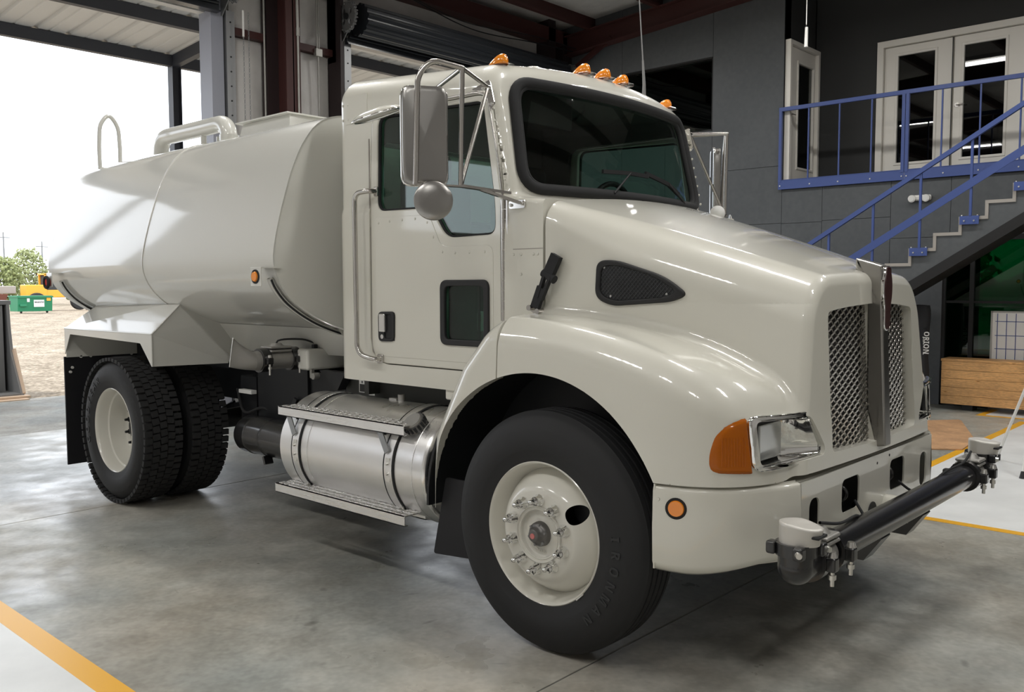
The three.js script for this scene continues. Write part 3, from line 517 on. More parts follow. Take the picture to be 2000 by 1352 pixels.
// ---------- rolled-up bay doors
function rollDoor(z0, z1, y, label) {
  const t = thing('roll_up_door', label, 'bay door', [-7.12, 0, z0]);
  const L = z1 - z0, R = 0.2;
  const prof = []; for (let i = 0; i <= 72; i++) { const a = i / 72 * 2 * PI; prof.push([(R + 0.012 * Math.sign(Math.sin(a * 14)) * Math.min(1, Math.abs(Math.sin(a * 14)) * 2.2)) * Math.cos(a), (R + 0.012 * Math.sign(Math.sin(a * 14)) * Math.min(1, Math.abs(Math.sin(a * 14)) * 2.2)) * Math.sin(a)]); }
  const s = new THREE.Shape(prof.map(p => new THREE.Vector2(...p)));
  part('rolled_curtain', tr(slab(s, L - 0.3, 0), 0, y, 0.15), MAT.rollDoor, t, 'dark ribbed steel curtain rolled on its drum');
  part('curtain_slats', [0, 1].map(k => rbox(0.035, 0.085, L - 0.2, 0.015, -0.19, y - 0.05 - k * 0.088, L / 2)), MAT.rollDoor, t);
  part('bottom_bar', [rbox(0.05, 0.07, L - 0.16, 0.012, -0.19, y - 0.245, L / 2), boxAt(-0.25, -0.13, y - 0.295, y - 0.28, 0.08, L - 0.08)], MAT.rollDoor, t);
  part('bottom_bar', cyl([-0.15, y - 0.20, 0.1], [-0.15, y - 0.20, L - 0.1], 0.02, 0.02, 10), MAT.rollDoor, t);
  for (const e of [0, 1]) {
    const z = e ? 0.02 : L - 0.02, o = e ? -1 : 1;
    const sh = shapeOf([[-0.23, -0.33], [-0.30, -0.25], [-0.30, 0.12], [0.08, 0.20], [0.12, 0.02]], 0.04);
    part('end_bracket', tr(slab(sh, 0.012, 0.002), 0, y, z - 0.006), MAT.galvanised, t, 'galvanised triangular bracket plate');
    const g = new THREE.Shape(); const n = 22; for (let i = 0; i <= n * 4; i++) { const a = i / (n * 4) * 2 * PI, r = 0.165 + 0.012 * (i % 4 < 2 ? 1 : 0); i ? g.lineTo(r * Math.cos(a), r * Math.sin(a)) : g.moveTo(r * Math.cos(a), r * Math.sin(a)); }
    for (let k = 0; k < 4; k++) { const h = new THREE.Path(), a = k * PI / 2 + 0.7; h.absellipse(0.09 * Math.cos(a), 0.09 * Math.sin(a), 0.028, 0.038, 0, 2 * PI); g.holes.push(h); }
    const w = part('chain_wheel', tr(slab(g, 0.03, 0.004), 0.0, y, z + o * 0.05 - 0.015), MAT.dullMetal, t, 'toothed grey chain wheel');
    part('hub', cyl([0, y, z], [0, y, z + o * 0.09], 0.045, 0.04, 16), MAT.chassis, w);
    const links = []; for (let k = 0; k < 26; k++) { const a = k / 26 * 2 * PI; links.push(tr(new THREE.TorusGeometry(0.022, 0.0055, 5, 8), 0.182 * Math.cos(a), y + 0.182 * Math.sin(a), z + o * 0.05, k % 2 ? PI / 2 : 0, 0, a + PI / 2)); }
    part('chain_on_wheel', links, MAT.galvanised, w, null, 'stuff');
  }
  return t;
}
rollDoor(-7.85, -3.36, 4.98, 'rolled-up dark ribbed bay door above the opening beside the grey wall');
rollDoor(-1.7, 2.9, 4.99, 'rolled-up dark bay door above the opening behind the tank');
// hand chain hanging beside the lilac jamb
{
  const t = thing('hand_chain', 'thin galvanised hand chain loop hanging beside the door track', 'chain', [-7.2, 0.6, -1.9]);
  for (const dz of [0.03, -0.04]) { const L = []; for (let y = 0; y < 4.15; y += 0.031) L.push(tr(new THREE.TorusGeometry(0.013, 0.0032, 4, 7).scale(0.7, 1.25, 1), 0, y, dz, 0, L.length % 2 ? PI / 2 : 0, 0)); part('strand', L, MAT.galvanised, t, null, 'stuff'); }
  part('chain_sleeve', cyl([0, 3.85, 0.03], [0, 4.15, 0.03], 0.013, 0.013, 8), MAT.white, t);
}
// ---------- blue railing along the landing
{
  const t = thing('landing_railing', 'blue steel railing with thin balusters along the edge of the landing', 'railing', [-3.45, 2.86, -8.02]);
  const X1 = 8.5;
  const sec = [[0, 1.72], [1.72, 3.47], [3.47, 5.22], [5.22, 6.97]];
  part('top_rail', rbox(7.0, 0.055, 0.04, 0.004, 3.5, 1.112, 0), MAT.blue, t);
  sec.forEach(([a, b]) => {
    const fr = part('fascia_plate', rbox(b - a - 0.004, 0.13, 0.008, 0.002, (a + b) / 2, 0.065, 0.01), MAT.blue, t);
    part('bottom_angle', boxAt(a, b, 0.125, 0.135, -0.04, 0.014), MAT.blue, t);
    for (const e of [a + 0.024, b - 0.024]) part('post', boxAt(e - 0.02, e + 0.02, 0.1, 1.09, -0.02, 0.02), MAT.blue, t);
    for (let k = 1; k < 4; k++) { const x = a + (b - a) * k / 4; part('baluster', boxAt(x - 0.009, x + 0.009, 0.12, 1.09, -0.009, 0.009), MAT.blue, t); }
    for (const x of [a + 0.03, a + (b - a) * 0.27, a + (b - a) * 0.5, a + (b - a) * 0.75, b - 0.03]) part('bolt', cyl([x, 0.05, 0.012], [x, 0.05, 0.022], 0.011, 0.009, 8), MAT.zinc, fr, 'bright bolt head');
  });
}
// ---------- stairs in front of the grey wall
{
  const R = 0.1685, T = 0.2665, X0 = -1.54, Y0 = 1.771;                   // one nosing; others follow
  const n0 = -10, n1 = 6, z = -6.9;
  const px = (k) => X0 + T * k, py = (k) => Y0 + R * k;
  const t = thing('staircase', 'grey boarded staircase with pale zigzag trim and blue handrail climbing to the landing', 'staircase', [px(n0), 0, z]);
  const ox = px(n0);
  // side boarding
  const side = [[0, 0]]; for (let k = n0; k < n1; k++) { side.push([px(k) - ox, py(k)], [px(k + 1) - ox, py(k)]); }
  side.push([px(n1) - ox, py(n1)], [px(n1) - ox + 0.6, py(n1)]);
  const soff = (x) => 1.533 + 0.633 * (x + 1.306) - 0.02;
  side.push([px(n1) - ox + 0.6, soff(px(n1) + 0.6)], [-3.55 - ox, 0]);
  part('side_panel', uvBox(tr(slab(shapeOf(side), 0.02, 0), 0, 0, -0.02)), MAT.greyWall, t, 'grey boarded stair side');
  // pale trim following the treads
  for (let k = n0; k < n1; k++) {
    part('nosing_trim', [boxAt(px(k) - ox, px(k + 1) - ox + 0.028, py(k) - 0.036, py(k), -0.005, 0.014), boxAt(px(k + 1) - ox, px(k + 1) - ox + 0.034, py(k) - 0.036, py(k + 1), -0.005, 0.012)], MAT.taupe, t, 'pale taupe edge trim');
    part('tread', boxAt(px(k) - ox, px(k + 1) - ox + 0.02, py(k) - 0.04, py(k), -0.73, -0.02), MAT.darkWall, t);
    part('riser', boxAt(px(k + 1) - ox, px(k + 1) - ox + 0.015, py(k), py(k + 1), -0.73, -0.02), MAT.darkWall, t);
  }
  // black soffit and under-stair trim
  const a = [-3.5, soff(-3.5)], b = [px(n1) + 0.6, soff(px(n1) + 0.6)];
  part('soffit', bar([a[0] - ox, Math.max(0.02, a[1]) - 0.03, -0.37], [b[0] - ox, b[1] - 0.03, -0.37], 0.72, 0.05, [0, 1, 0]), MAT.blackTrim, t, 'black underside of the stairs');
  part('soffit_trim', bar([a[0] - ox, a[1] - 0.05, -0.01], [b[0] - ox, b[1] - 0.05, -0.01], 0.05, 0.11), MAT.blackTrim, t, 'black trim under the stairs');
  // blue handrails, balusters and brackets
  const h = part('handrail', new THREE.BufferGeometry(), MAT.blue, t, 'sloping blue steel handrail'); h.position.z = 0.02;
  const top = (x) => 2.792 + 0.605 * (x + 1.207), mid = (x) => 2.276 + 0.617 * (x + 1.2);
  h.geometry = bar([-3.9 - ox, top(-3.9) - 0.01, 0.02], [0.35 - ox, top(0.35) - 0.01, 0.02], 0.045, 0.05);
  part('mid_rail', bar([-3.9 - ox, mid(-3.9), 0.03], [0.35 - ox, mid(0.35), 0.03], 0.008, 0.085), MAT.blue, h);
  for (let k = -6; k <= 4; k += 2) {
    const x = px(k + 1) + 0.125, yb = py(k + 1) + 0.005;
    part('baluster', boxAt(x - ox - 0.013, x - ox + 0.013, yb, top(x) - 0.02, 0, 0.024), MAT.blue, h);
    part('bracket', [rbox(0.2, 0.085, 0.01, 0.003, x - ox - 0.01, yb - 0.052, 0.016), boxAt(x - ox - 0.11, x - ox + 0.09, yb - 0.01, yb, -0.08, 0.02)], MAT.blue, h, 'blue bolted bracket plate');
    for (const dx of [-0.06, 0.04]) part('bolt', cyl([x - ox + dx, yb - 0.055, 0.02], [x - ox + dx, yb - 0.055, 0.032], 0.011, 0.009, 8), MAT.zinc, h, 'bright bolt head');
    for (const dx of [-0.09, 0.07]) part('bolt', cyl([x - ox + dx, yb, 0.0], [x - ox + dx, yb + 0.012, 0.0], 0.009, 0.008, 8), MAT.zinc, h, 'bright bolt head');
  }
}
// ---------- emergency light
{
  const t = thing('emergency_light', 'white twin-head emergency light on the grey wall behind the stair railing', 'light', [-1.527, 2.62, -8.05]);
  part('body', rbox(0.27, 0.075, 0.05, 0.025, 0, 0, 0.025), MAT.white, t);
  for (const s of [-1, 1]) { const h = part('lamp_head', cyl([s * 0.085, 0, 0.03], [s * 0.085, -0.01, 0.09], 0.04, 0.046, 20), MAT.white, t); part('lens', cyl([s * 0.085, -0.01, 0.088], [s * 0.085, -0.0105, 0.093], 0.036, 0.034, 20), MAT.decalWhite, h); }
}
// ---------- storefront under the landing
{
  const t = struct('window_2', [boxAt(-1.24, 6, 0, 0.06, -8.13, -8.06), boxAt(-1.24, -1.2, 0, 2.12, -8.13, -8.06), boxAt(-1.24, 6, 2.06, 2.12, -8.13, -8.06), ...[-0.90, 0.4, 1.7, 3.2, 4.7].map(x => boxAt(x - 0.025, x + 0.025, 0, 2.12, -8.13, -8.06)), boxAt(-1.24, 6, 1.29, 1.32, -8.12, -8.07)], MAT.blackTrim, 'black framed storefront glazing under the stairs');
  for (const [a, b] of [[-1.2, -0.925], [-0.875, 0.375], [0.425, 1.675], [1.725, 3.175], [3.225, 4.675], [4.725, 5.95]]) for (const [c, d] of [[0.06, 1.29], [1.32, 2.06]]) part('pane', boxAt(a, b, c, d, -8.1, -8.094), MAT.storeGlass, t, 'dark green-tinted glass');
}
// ---------- things standing by the storefront
{
  const t = thing('cedar_crate', 'long knotty cedar box on low skids in front of the storefront', 'wooden box', [-0.06, 0, -7.76]);
  const W = 2.05, H0 = 0.075, n = 5;
  for (let k = 0; k < n; k++) { const h = 0.52 / n; part('plank', uvBox(rbox(W, h - 0.0015, 0.03, 0.004, 0, H0 + h * (k + 0.5), 0.15, 1)), MAT.cedar, t); }
  for (let k = 0; k < n; k++) { const h = 0.52 / n; for (const s of [-1, 1]) part('plank', uvBox(rbox(0.035, h - 0.0015, 0.26, 0.004, s * (W / 2 - 0.0175), H0 + h * (k + 0.5), 0, 1)), MAT.cedar, t); }
  for (let k = 0; k < 2; k++) part('top_plank', uvBox(rbox(W + 0.02, 0.03, 0.16, 0.004, 0, H0 + 0.52 + 0.015, -0.08 + k * 0.161, 1)), MAT.cedar, t);
  part('bottom', boxAt(-W / 2 + 0.02, W / 2 - 0.02, H0, H0 + 0.02, -0.13, 0.13), MAT.plank, t);
  for (const x of [-0.75, 0, 0.75]) part('skid', boxAt(x - 0.06, x + 0.06, 0, H0, -0.13, 0.06), MAT.chassis, t);
}
{
  const t = thing('fabric_bag', 'tall black fabric carry bag standing upright left of the cedar box', 'bag', [-1.30, 0, -7.42]);
  const g = grid(28, 24, (u, v) => { const a = u * 2 * PI, w = 1 + 0.05 * Math.sin(v * 9 + a * 2) + 0.03 * Math.sin(v * 23 + a), tp = v > 0.96 ? 0.93 : 1, k = 0.115 * w * tp; const c = Math.cos(a), s = Math.sin(a); return [Math.sign(c) * Math.abs(c) ** 0.7 * k, v * 1.27, Math.sign(s) * Math.abs(s) ** 0.7 * k * 0.8]; });
  const b = part('bag_body', g, MAT.bagCloth, t);
  part('bag_top', tr(new THREE.SphereGeometry(0.1, 20, 8).scale(1, 0.12, 0.8), 0, 1.265, 0), MAT.bagCloth, t);
  part('seam', pipe([[-0.112, 0.99, 0.085], [0.115, 0.995, 0.085]], 0.003, 0, 8, 5), MAT.chassis, b);
  const font = await new FontLoader().loadAsync('fonts/droid/droid_sans_bold.typeface.json');
  const txt = (s, size, d = 0.002) => new TextGeometry(s, { font, size, depth: d, curveSegments: 4 });
  globalThis.sceneText = txt;
  part('printed_name', [tr(txt('ORION', 0.06), 0.085, 0.96, 0.083, 0, 0, -PI / 2), tr(txt('EXPERT', 0.045), 0.04, 0.90, 0.083, 0, 0, -PI / 2)], MAT.decalWhite, b, 'white sideways printed name');
}
{
  const t = thing('chart_board', 'white framed board ruled with dark blue grid lines leaning behind the cedar box', 'board', [-0.15, 0, -8.02]);
  part('board_face', rbox(1.0, 1.19, 0.02, 0.004, 0, 0.6, 0), MAT.white, t);
  for (let k = 0; k < 9; k++) part('grid_line', boxAt(-0.44 + k * 0.1, -0.432 + k * 0.1, 0.05, 1.17, 0.01, 0.013), MAT.blue, t);
  for (const y of [0.2, 0.4, 0.56, 0.74, 0.90, 1.07]) part('grid_line', boxAt(-0.46, 0.46, y, y + 0.008, 0.01, 0.013), MAT.blue, t);
  part('grid_line', boxAt(-0.015, 0.002, 0.04, 1.18, 0.01, 0.012), MAT.yellow, t, 'yellow stripe');
  part('frame', [boxAt(-0.5, 0.5, 1.18, 1.2, -0.012, 0.016), boxAt(-0.51, -0.49, 0, 1.2, -0.012, 0.016), boxAt(0.49, 0.51, 0, 1.2, -0.012, 0.016), boxAt(-0.5, 0.5, 0, 0.02, -0.012, 0.016)], MAT.castAlu, t);
}
{
  const t = thing('plywood_offcut', 'irregular sheet of rough plywood lying flat on the floor beyond the bumper', 'plywood', [-0.5, 0, -5.8]);
  const P = [[-0.34, -0.73], [-0.145, -0.97], [-0.1, -0.92], [0.379, 0.33], [0.43, 0.93], [0.2, 1.1], [-0.6, 1.0], [-0.75, -0.2]];
  part('sheet', uvBox(tr(slab(shapeOf(P.map(([x, z]) => [x, -z])), 0.012, 0), 0, 0.001, 0, -PI / 2)), MAT.plywood, t);
}
{
  const t = thing('folding_stand', 'folding stand with a pale slanting tubular leg and black rubber foot on the white floor', 'stand', [0.62, 0, -4.3]);
  const foot = [-0.33, 0.0, -0.28];
  part('leg', cyl([foot[0], 0.03, foot[2]], [0.02, 0.95, 0.0], 0.012, 0.012, 12), MAT.white, t);
  part('rubber_foot', cyl([foot[0], 0, foot[2]], [foot[0] + 0.015, 0.055, foot[2] + 0.012], 0.026, 0.015, 14), MAT.plastic, t);
  for (const [fx, fz] of [[0.38, -0.26], [0.02, 0.4]]) { part('leg', cyl([fx, 0.03, fz], [0.02, 0.95, 0.0], 0.012, 0.012, 12), MAT.white, t); part('rubber_foot', cyl([fx, 0, fz], [fx * 0.97, 0.055, fz * 0.97], 0.026, 0.015, 14), MAT.plastic, t); }
  part('head', rbox(0.1, 0.06, 0.1, 0.015, 0.02, 0.96, 0), MAT.plastic, t);
}
{
  const t = thing('door_opener_pull', 'white plastic handle hanging on a thin pull cord', 'pull cord', [-2.39, 4.36, -6.5]);
  part('cord', cyl([0, 0.22, 0], [0.004, 1.62, 0], 0.006, 0.006, 6), MAT.white, t);
  part('handle', cyl([0, 0, 0], [0.004, 0.23, 0], 0.022, 0.018, 12), MAT.white, t);
  part('clip', cyl([0, 0.23, 0], [0, 0.26, 0], 0.012, 0.008, 8), MAT.plastic, t);
}
// ---------- outside: apron, gravel yard, canopy, machines
struct('floor', uvBox(boxAt(-10.75, -7.575, -0.3, -0.012, -40, 30)), MAT.apron, 'grey concrete apron under the canopy');
{
  const g = uvBox(grid(60, 60, (u, v) => { const x = mix(-120, -10.75, u), z = mix(90, -110, v); return [x, -0.02 - 0.03 * Math.abs(Math.sin(x * 0.7 + z * 0.31)) * clamp((-10.9 - x) / 3), z]; }));
  struct('floor', g, MAT.gravel, 'pale tan gravel yard');
}
{
  const t = thing('canopy', 'open steel canopy with pale ribbed sheet roof outside the bay doors', 'canopy', [-10.6, 0, -2.75]);
  const Y = (x) => 4.97 + 0.075 * (x + 10.6), W = (x, y, z) => [x + 10.6, y, z + 2.75];
  // ribbed sheets, each 0.9 m wide, ribs running down the slope
  for (let z = -16; z < 9; z += 0.92) {
    const prof = [[0, 0], [0.03, 0.0], [0.05, 0.035], [0.10, 0.035], [0.12, 0], [0.30, 0], [0.31, 0.012], [0.33, 0.012], [0.34, 0], [0.45, 0], [0.47, 0.035], [0.52, 0.035], [0.54, 0], [0.74, 0], [0.75, 0.012], [0.77, 0.012], [0.78, 0], [0.92, 0]];
    const pts = []; for (const [dz, dy] of prof) pts.push([z + dz, dy]);
    const pos = [], x0 = -11.1, x1 = -7.6;
    for (let i = 0; i + 1 < pts.length; i++) { const [a, ha] = pts[i], [b, hb] = pts[i + 1]; const q = [W(x0, Y(x0) + ha, a), W(x1, Y(x1) + ha, a), W(x1, Y(x1) + hb, b), W(x0, Y(x0) + hb, b)]; for (const k of [0, 1, 2, 0, 2, 3]) pos.push(...q[k]); }
    const g = new THREE.BufferGeometry(); g.setAttribute('position', new THREE.Float32BufferAttribute(pos, 3)); g.computeVertexNormals();
    part('roof_sheet', g, MAT.canopySheet, t);
  }
  const beam = (x, h, z0, z1) => boxAt(x + 10.6 - 0.05, x + 10.6 + 0.05, Y(x) - h, Y(x) - 0.004, z0 + 2.75, z1 + 2.75);
  part('beam', beam(-10.6, 0.165, -16, 9), MAT.greySteel, t, 'dark steel eave beam');
  part('beam', beam(-9.0, 0.165, -16, 9), MAT.greySteel, t, 'dark steel canopy beam');
  part('beam', beam(-7.75, 0.165, -16, 9), MAT.greySteel, t);
  for (const z of [-2.75, -8.6, -14.4, 3.2]) {
    part('post', [boxAt(-0.075, 0.075, 0, Y(-10.6) - 0.16, z + 2.75 - 0.07, z + 2.75 - 0.06), boxAt(-0.075, 0.075, 0, Y(-10.6) - 0.16, z + 2.75 + 0.06, z + 2.75 + 0.07), boxAt(-0.006, 0.006, 0, Y(-10.6) - 0.16, z + 2.75 - 0.06, z + 2.75 + 0.06)], MAT.greySteel, t, 'dark steel post');
    part('rafter', poly([W(-10.6, Y(-10.6) - 0.17, z - 0.05), W(-7.6, Y(-7.6) - 0.17, z - 0.05), W(-7.6, Y(-7.6), z - 0.05), W(-10.6, Y(-10.6), z - 0.05), W(-10.6, Y(-10.6) - 0.17, z + 0.05), W(-7.6, Y(-7.6) - 0.17, z + 0.05), W(-7.6, Y(-7.6), z + 0.05), W(-10.6, Y(-10.6), z + 0.05)], [[3, 2, 1, 0], [4, 5, 6, 7], [0, 1, 5, 4], [2, 3, 7, 6]]), MAT.greySteel, t, 'dark steel canopy rafter');
  }
}
{
  const t = thing('loader_bucket', 'large grey loader bucket with bolted bottom edge standing at the edge of the gravel', 'bucket', [-11.5, -0.01, 0.05]);
  // open bucket seen from behind its side plate: plates are thick solids
  const side = shapeOf([[-0.35, 0.05], [0.72, 0.03], [0.68, 0.10], [0.36, 0.62], [0.30, 0.92], [0.26, 1.30], [-0.1, 1.30], [-0.35, 0.9]], 0.02);
  for (const z of [-0.60, 1.6]) part('side_plate', tr(slab(side, 0.04, 0.004), 0, 0, z), MAT.dullMetal, t, 'worn grey side plate');
  part('back_plate', bar([-0.33, 0.05, 0.5], [0.08, 1.28, 0.5], 2.2, 0.03, [1, 0.33, 0]), MAT.dullMetal, t);
  part('bucket_floor', boxAt(-0.35, 0.7, 0.03, 0.07, -0.58, 1.6), MAT.dullMetal, t);
  part('inner_plate', boxAt(0.2, 0.23, 0.06, 1.27, -0.52, 1.58), MAT.dullMetal, t);
  part('top_bar', rbox(0.36, 0.06, 2.25, 0.01, 0.08, 1.31, 0.5), MAT.dullMetal, t);
  part('cutting_edge', rbox(0.16, 0.035, 2.3, 0.006, 0.72, 0.03, 0.5), MAT.plank, t, 'pale worn cutting edge');
  part('side_edge', bar([0.70, 0.07, -0.6], [0.38, 0.66, -0.6], 0.06, 0.03, [0, 0, 1]), MAT.plank, t, 'pale worn side edge');
  part('pallet_plank', rbox(1.1, 0.03, 0.6, 0.006, 0.35, 0.0, -0.3), MAT.plank, t);
}
{
  const t = thing('dumpster', 'green steel rubbish skip with white and yellow stickers in the yard', 'dumpster', [-53, 0, -15.4]);
  const S = 1.0;
  const body = poly([[-0.6, 0.1, -0.93], [0.6, 0.1, -0.93], [0.6, 0.1, 0.93], [-0.6, 0.1, 0.93], [-0.7, 0.95, -0.93], [0.7, 0.95, -0.93], [0.7, 0.95, 0.93], [-0.7, 0.95, 0.93]], [[0, 1, 2, 3], [4, 7, 6, 5], [1, 5, 6, 2], [0, 3, 7, 4], [0, 4, 5, 1], [2, 6, 7, 3]]);
  part('bin_body', body, MAT.green, t);
  part('rim', [boxAt(0.64, 0.76, 0.88, 0.96, -0.96, 0.96), boxAt(-0.7, 0.7, 0.9, 0.96, -0.97, -0.92), boxAt(-0.7, 0.7, 0.9, 0.96, 0.92, 0.97)], MAT.green, t);
  part('lid', boxAt(-0.72, 0.7, 0.95, 0.99, -0.94, 0.94), MAT.green, t);
  part('sleeve', rbox(0.14, 0.14, 0.35, 0.02, 0.68, 0.45, 0.65), MAT.green, t);
  for (const z of [-0.7, 0.7]) part('wheel', cyl([0.45, 0.06, z - 0.04], [0.45, 0.06, z + 0.04], 0.07, 0.07, 12), MAT.tire, t);
  part('sticker', box(0.01, 0.4, 0.56, 0.672, 0.55, -0.2), MAT.decalWhite, t, 'white sticker with dark lettering');
  const lt = tr(globalThis.sceneText('waste', 0.13, 0.004), 0, 0, 0, 0, PI / 2, 0).translate(0.68, 0.57, 0.05);
  part('sticker_print', lt, MAT.decalInk, t);
  part('sticker', box(0.01, 0.17, 0.22, 0.70, 0.78, -0.72), MAT.machineYellow, t, 'yellow sticker');
  part('sticker', box(0.01, 0.2, 0.14, 0.70, 0.74, 0.38), MAT.decalWhite, t);
}
{
  const t = thing('motor_grader', 'yellow earthmoving machine with glazed cab and lugged tyre parked behind the green skip', 'machine', [-58.5, 0, -19.0]);
  part('engine_hood', [rbox(1.2, 0.75, 1.2, 0.06, 0, 1.25, 1.5), rbox(1.0, 0.5, 2.6, 0.06, 0, 1.05, 0.2)], MAT.machineYellow, t);
  const cb = part('cab', [boxAt(-0.55, 0.55, 2.25, 2.35, -0.1, 1.05), ...[[-0.5, -0.05], [0.5, -0.05], [-0.5, 0.95], [0.5, 0.95]].map(([x, z]) => boxAt(x - 0.05, x + 0.05, 1.2, 2.3, z - 0.05, z + 0.05))], MAT.machineYellow, t);
  part('cab_glass', boxAt(-0.47, 0.47, 1.3, 2.25, 0.0, 0.9), MAT.interior, cb, 'dark cab interior');
  part('boom', [bar([0, 1.3, -0.2], [0.2, 1.05, -2.6], 0.3, 0.3), bar([0.1, 1.5, -0.3], [0.3, 0.9, -1.6], 0.12, 0.1)], MAT.machineYellow, t);
  for (const z of [-1.05, 1.55, -3.0]) {
    const w = part('tyre', toX(lathe([[0.24, -0.16], [0.5, -0.17], [0.56, -0.1], [0.56, 0.1], [0.5, 0.17], [0.24, 0.16]], 24)).translate(0.65, 0.56, z), MAT.tread, t, 'black lugged tyre');
    part('rim', toX(lathe([[0, 0.05], [0.1, 0.12], [0.25, 0.15], [0.26, 0.1]], 20)).translate(0.66, 0.56, z), MAT.machineYellow, w, 'yellow rim');
  }
  part('blade', boxAt(0.5, 0.62, 0.15, 0.6, -4.2, -1.7), MAT.rust, t);
}
{
  const t = thing('wheel_loader', 'yellow and rust-red loader with raised pale arms behind the bucket', 'machine', [-60, 0, -12.6]);
  part('hopper', poly([[-0.5, 0.1, -3.4], [0.6, 0.1, -3.4], [0.6, 0.1, 1.2], [-0.5, 0.1, 1.2], [-0.8, 1.05, -3.6], [0.9, 1.05, -3.6], [0.9, 1.05, 1.4], [-0.8, 1.05, 1.4]], [[0, 1, 2, 3], [4, 7, 6, 5], [1, 5, 6, 2], [0, 3, 7, 4], [0, 4, 5, 1], [2, 6, 7, 3]]), MAT.rust, t, 'rust-red steel body');
  part('arm', [bar([0.9, 1.0, -1.6], [0.6, 1.95, -2.0], 0.2, 0.25), bar([0.9, 1.0, -2.9], [0.6, 1.95, -2.3], 0.2, 0.25)], MAT.plank, t, 'pale arms');
  part('cab_frame', [boxAt(-0.5, 0.3, 1.1, 2.6, -2.1, -1.98), boxAt(-0.5, 0.3, 2.5, 2.65, -2.2, -0.6), boxAt(-0.5, 0.3, 1.1, 1.7, -3.2, -1.2)], MAT.machineYellow, t);
  part('pallet_load', rbox(1.0, 0.5, 2.3, 0.05, -1.6, 1.3, -3.6), MAT.taupe, t);
}
{
  const t = thing('white_tank', 'small white tote lying on the gravel beside the yellow machine', 'container', [-56, 0, -20.3]);
  part('body', rbox(0.6, 0.62, 1.05, 0.06, 0, 0.45, 0), MAT.white, t); part('stand', boxAt(-0.28, 0.28, 0, 0.15, -0.5, 0.5), MAT.rust, t);
}
{
  const g = uvBox(grid(20, 20, (u, v) => [mix(-10.75, 40, u), -0.02, mix(-12.5, -70, v)]));
  struct('floor', g, MAT.gravel, 'pale tan gravel behind the offices');
  const t = thing('gravel_pile', 'grey gravel pile outside the far office window', 'gravel pile', [-1.2, -0.02, -24]);
  part('heap', uvBox(grid(40, 16, (u, v) => { const a = u * 2 * PI, r = 5.4 * v * (1 + 0.08 * Math.sin(a * 3) + 0.05 * Math.sin(a * 7)); return [r * Math.cos(a), 3.3 * (1 - v) ** 0.95 + 0.08 * Math.sin(a * 5 + v * 9) * (1 - v), r * Math.sin(a)]; })), MAT.apron, t);
}
// trees and bushes along the far side of the yard
function bush(x, z, h, w, pale, label, trunk) {
  const t = thing('tree', label, 'tree', [x, 0, z], 0, 'bushy trees along the far side of the yard');
  const L = [], base = new THREE.OctahedronGeometry(1, 0);
  for (let k = 0; k < 1500; k++) {
    const a = rnd() * 2 * PI, r = Math.sqrt(rnd()), q = rnd(), yy = h * (0.12 + 0.88 * q), prof = Math.sin(PI * clamp(0.15 + 0.8 * q)) ** 0.6, s = rr(0.05, 0.14);
    L.push(tr(base.clone().scale(s * 1.5, s * 0.6, s), Math.cos(a) * r * w * prof, yy + rr(-0.2, 0.2), Math.sin(a) * r * w * prof, rnd() * 3, rnd() * 3, rnd() * 3));
  }
  part('foliage', L, pale ? MAT.leafPale : MAT.leaf, t, null, 'stuff');
  for (let k = 0; k < 4; k++) part('stem', cyl([rr(-0.2, 0.2), 0, rr(-0.2, 0.2)], [rr(-1, 1) * w * 0.5, h * 0.75, rr(-1, 1) * w * 0.5], 0.07, 0.03, 6), MAT.bark, t);
}
const TREES = [[-76, -13.0, 3.0, 1.7, 0, 'low mid-green tree behind the rust-red loader'], [-80, -17.6, 3.3, 1.8, 1, 'pale feathery tree behind the raised loader arms'], [-74, -20.6, 3.7, 1.7, 0, 'mid-green tree standing behind the green skip'], [-80, -24.6, 4.6, 1.9, 1, 'tall pale tree between the skip and the yellow machine'], [-75, -27.0, 3.6, 1.6, 0, 'mid-green tree behind the cab of the yellow machine'], [-81, -31.5, 4.0, 2.2, 1, 'pale tree beyond the boom of the yellow machine'], [-79, -8.4, 3.4, 2.2, 1, 'pale tree beyond the open bay, apart from the others'], [-76, -36.5, 3.6, 2.2, 0, 'mid-green tree at the end of the row'], [-8.6, -22.5, 2.6, 1.3, 0, 'dark bushy tree outside the far office window'], [-9, -33, 3.4, 2.4, 1, 'pale tree behind the grey gravel pile']];
for (const [x, z, h, w, p, l] of TREES) bush(x, z, h, w, p, l);
for (const [z, h] of [[-21.5, 6.2], [-24.6, 5.5]]) { const t = thing('utility_pole', h > 6 ? 'taller thin grey utility pole rising behind the loader' : 'shorter thin grey utility pole rising behind the green skip', 'pole', [-82, 0, z - 2], 0, 'utility poles beyond the trees'); part('mast', cyl([0, 0, 0], [0, h, 0], 0.09, 0.06, 8), MAT.dullMetal, t); part('crossarm', boxAt(-0.04, 0.04, h - 0.5, h - 0.42, -0.5, 0.5), MAT.dullMetal, t); }
// ---------- the truck
const font = await new FontLoader().loadAsync('fonts/droid/droid_sans_bold.typeface.json');
const lettering = (s, size, d) => new TextGeometry(s, { font, size, depth: d, curveSegments: 4 });
const truck = thing('water_truck', 'ivory single-axle water truck with a rounded grey-white tank parked in the workshop', 'truck', [0, 0, 0]);
const both = (name, g, m, parent = truck, label) => [part(name, g, m, parent, label), part(name, mirrorZ(Array.isArray(g) ? join(g) : g), m, parent, label)];

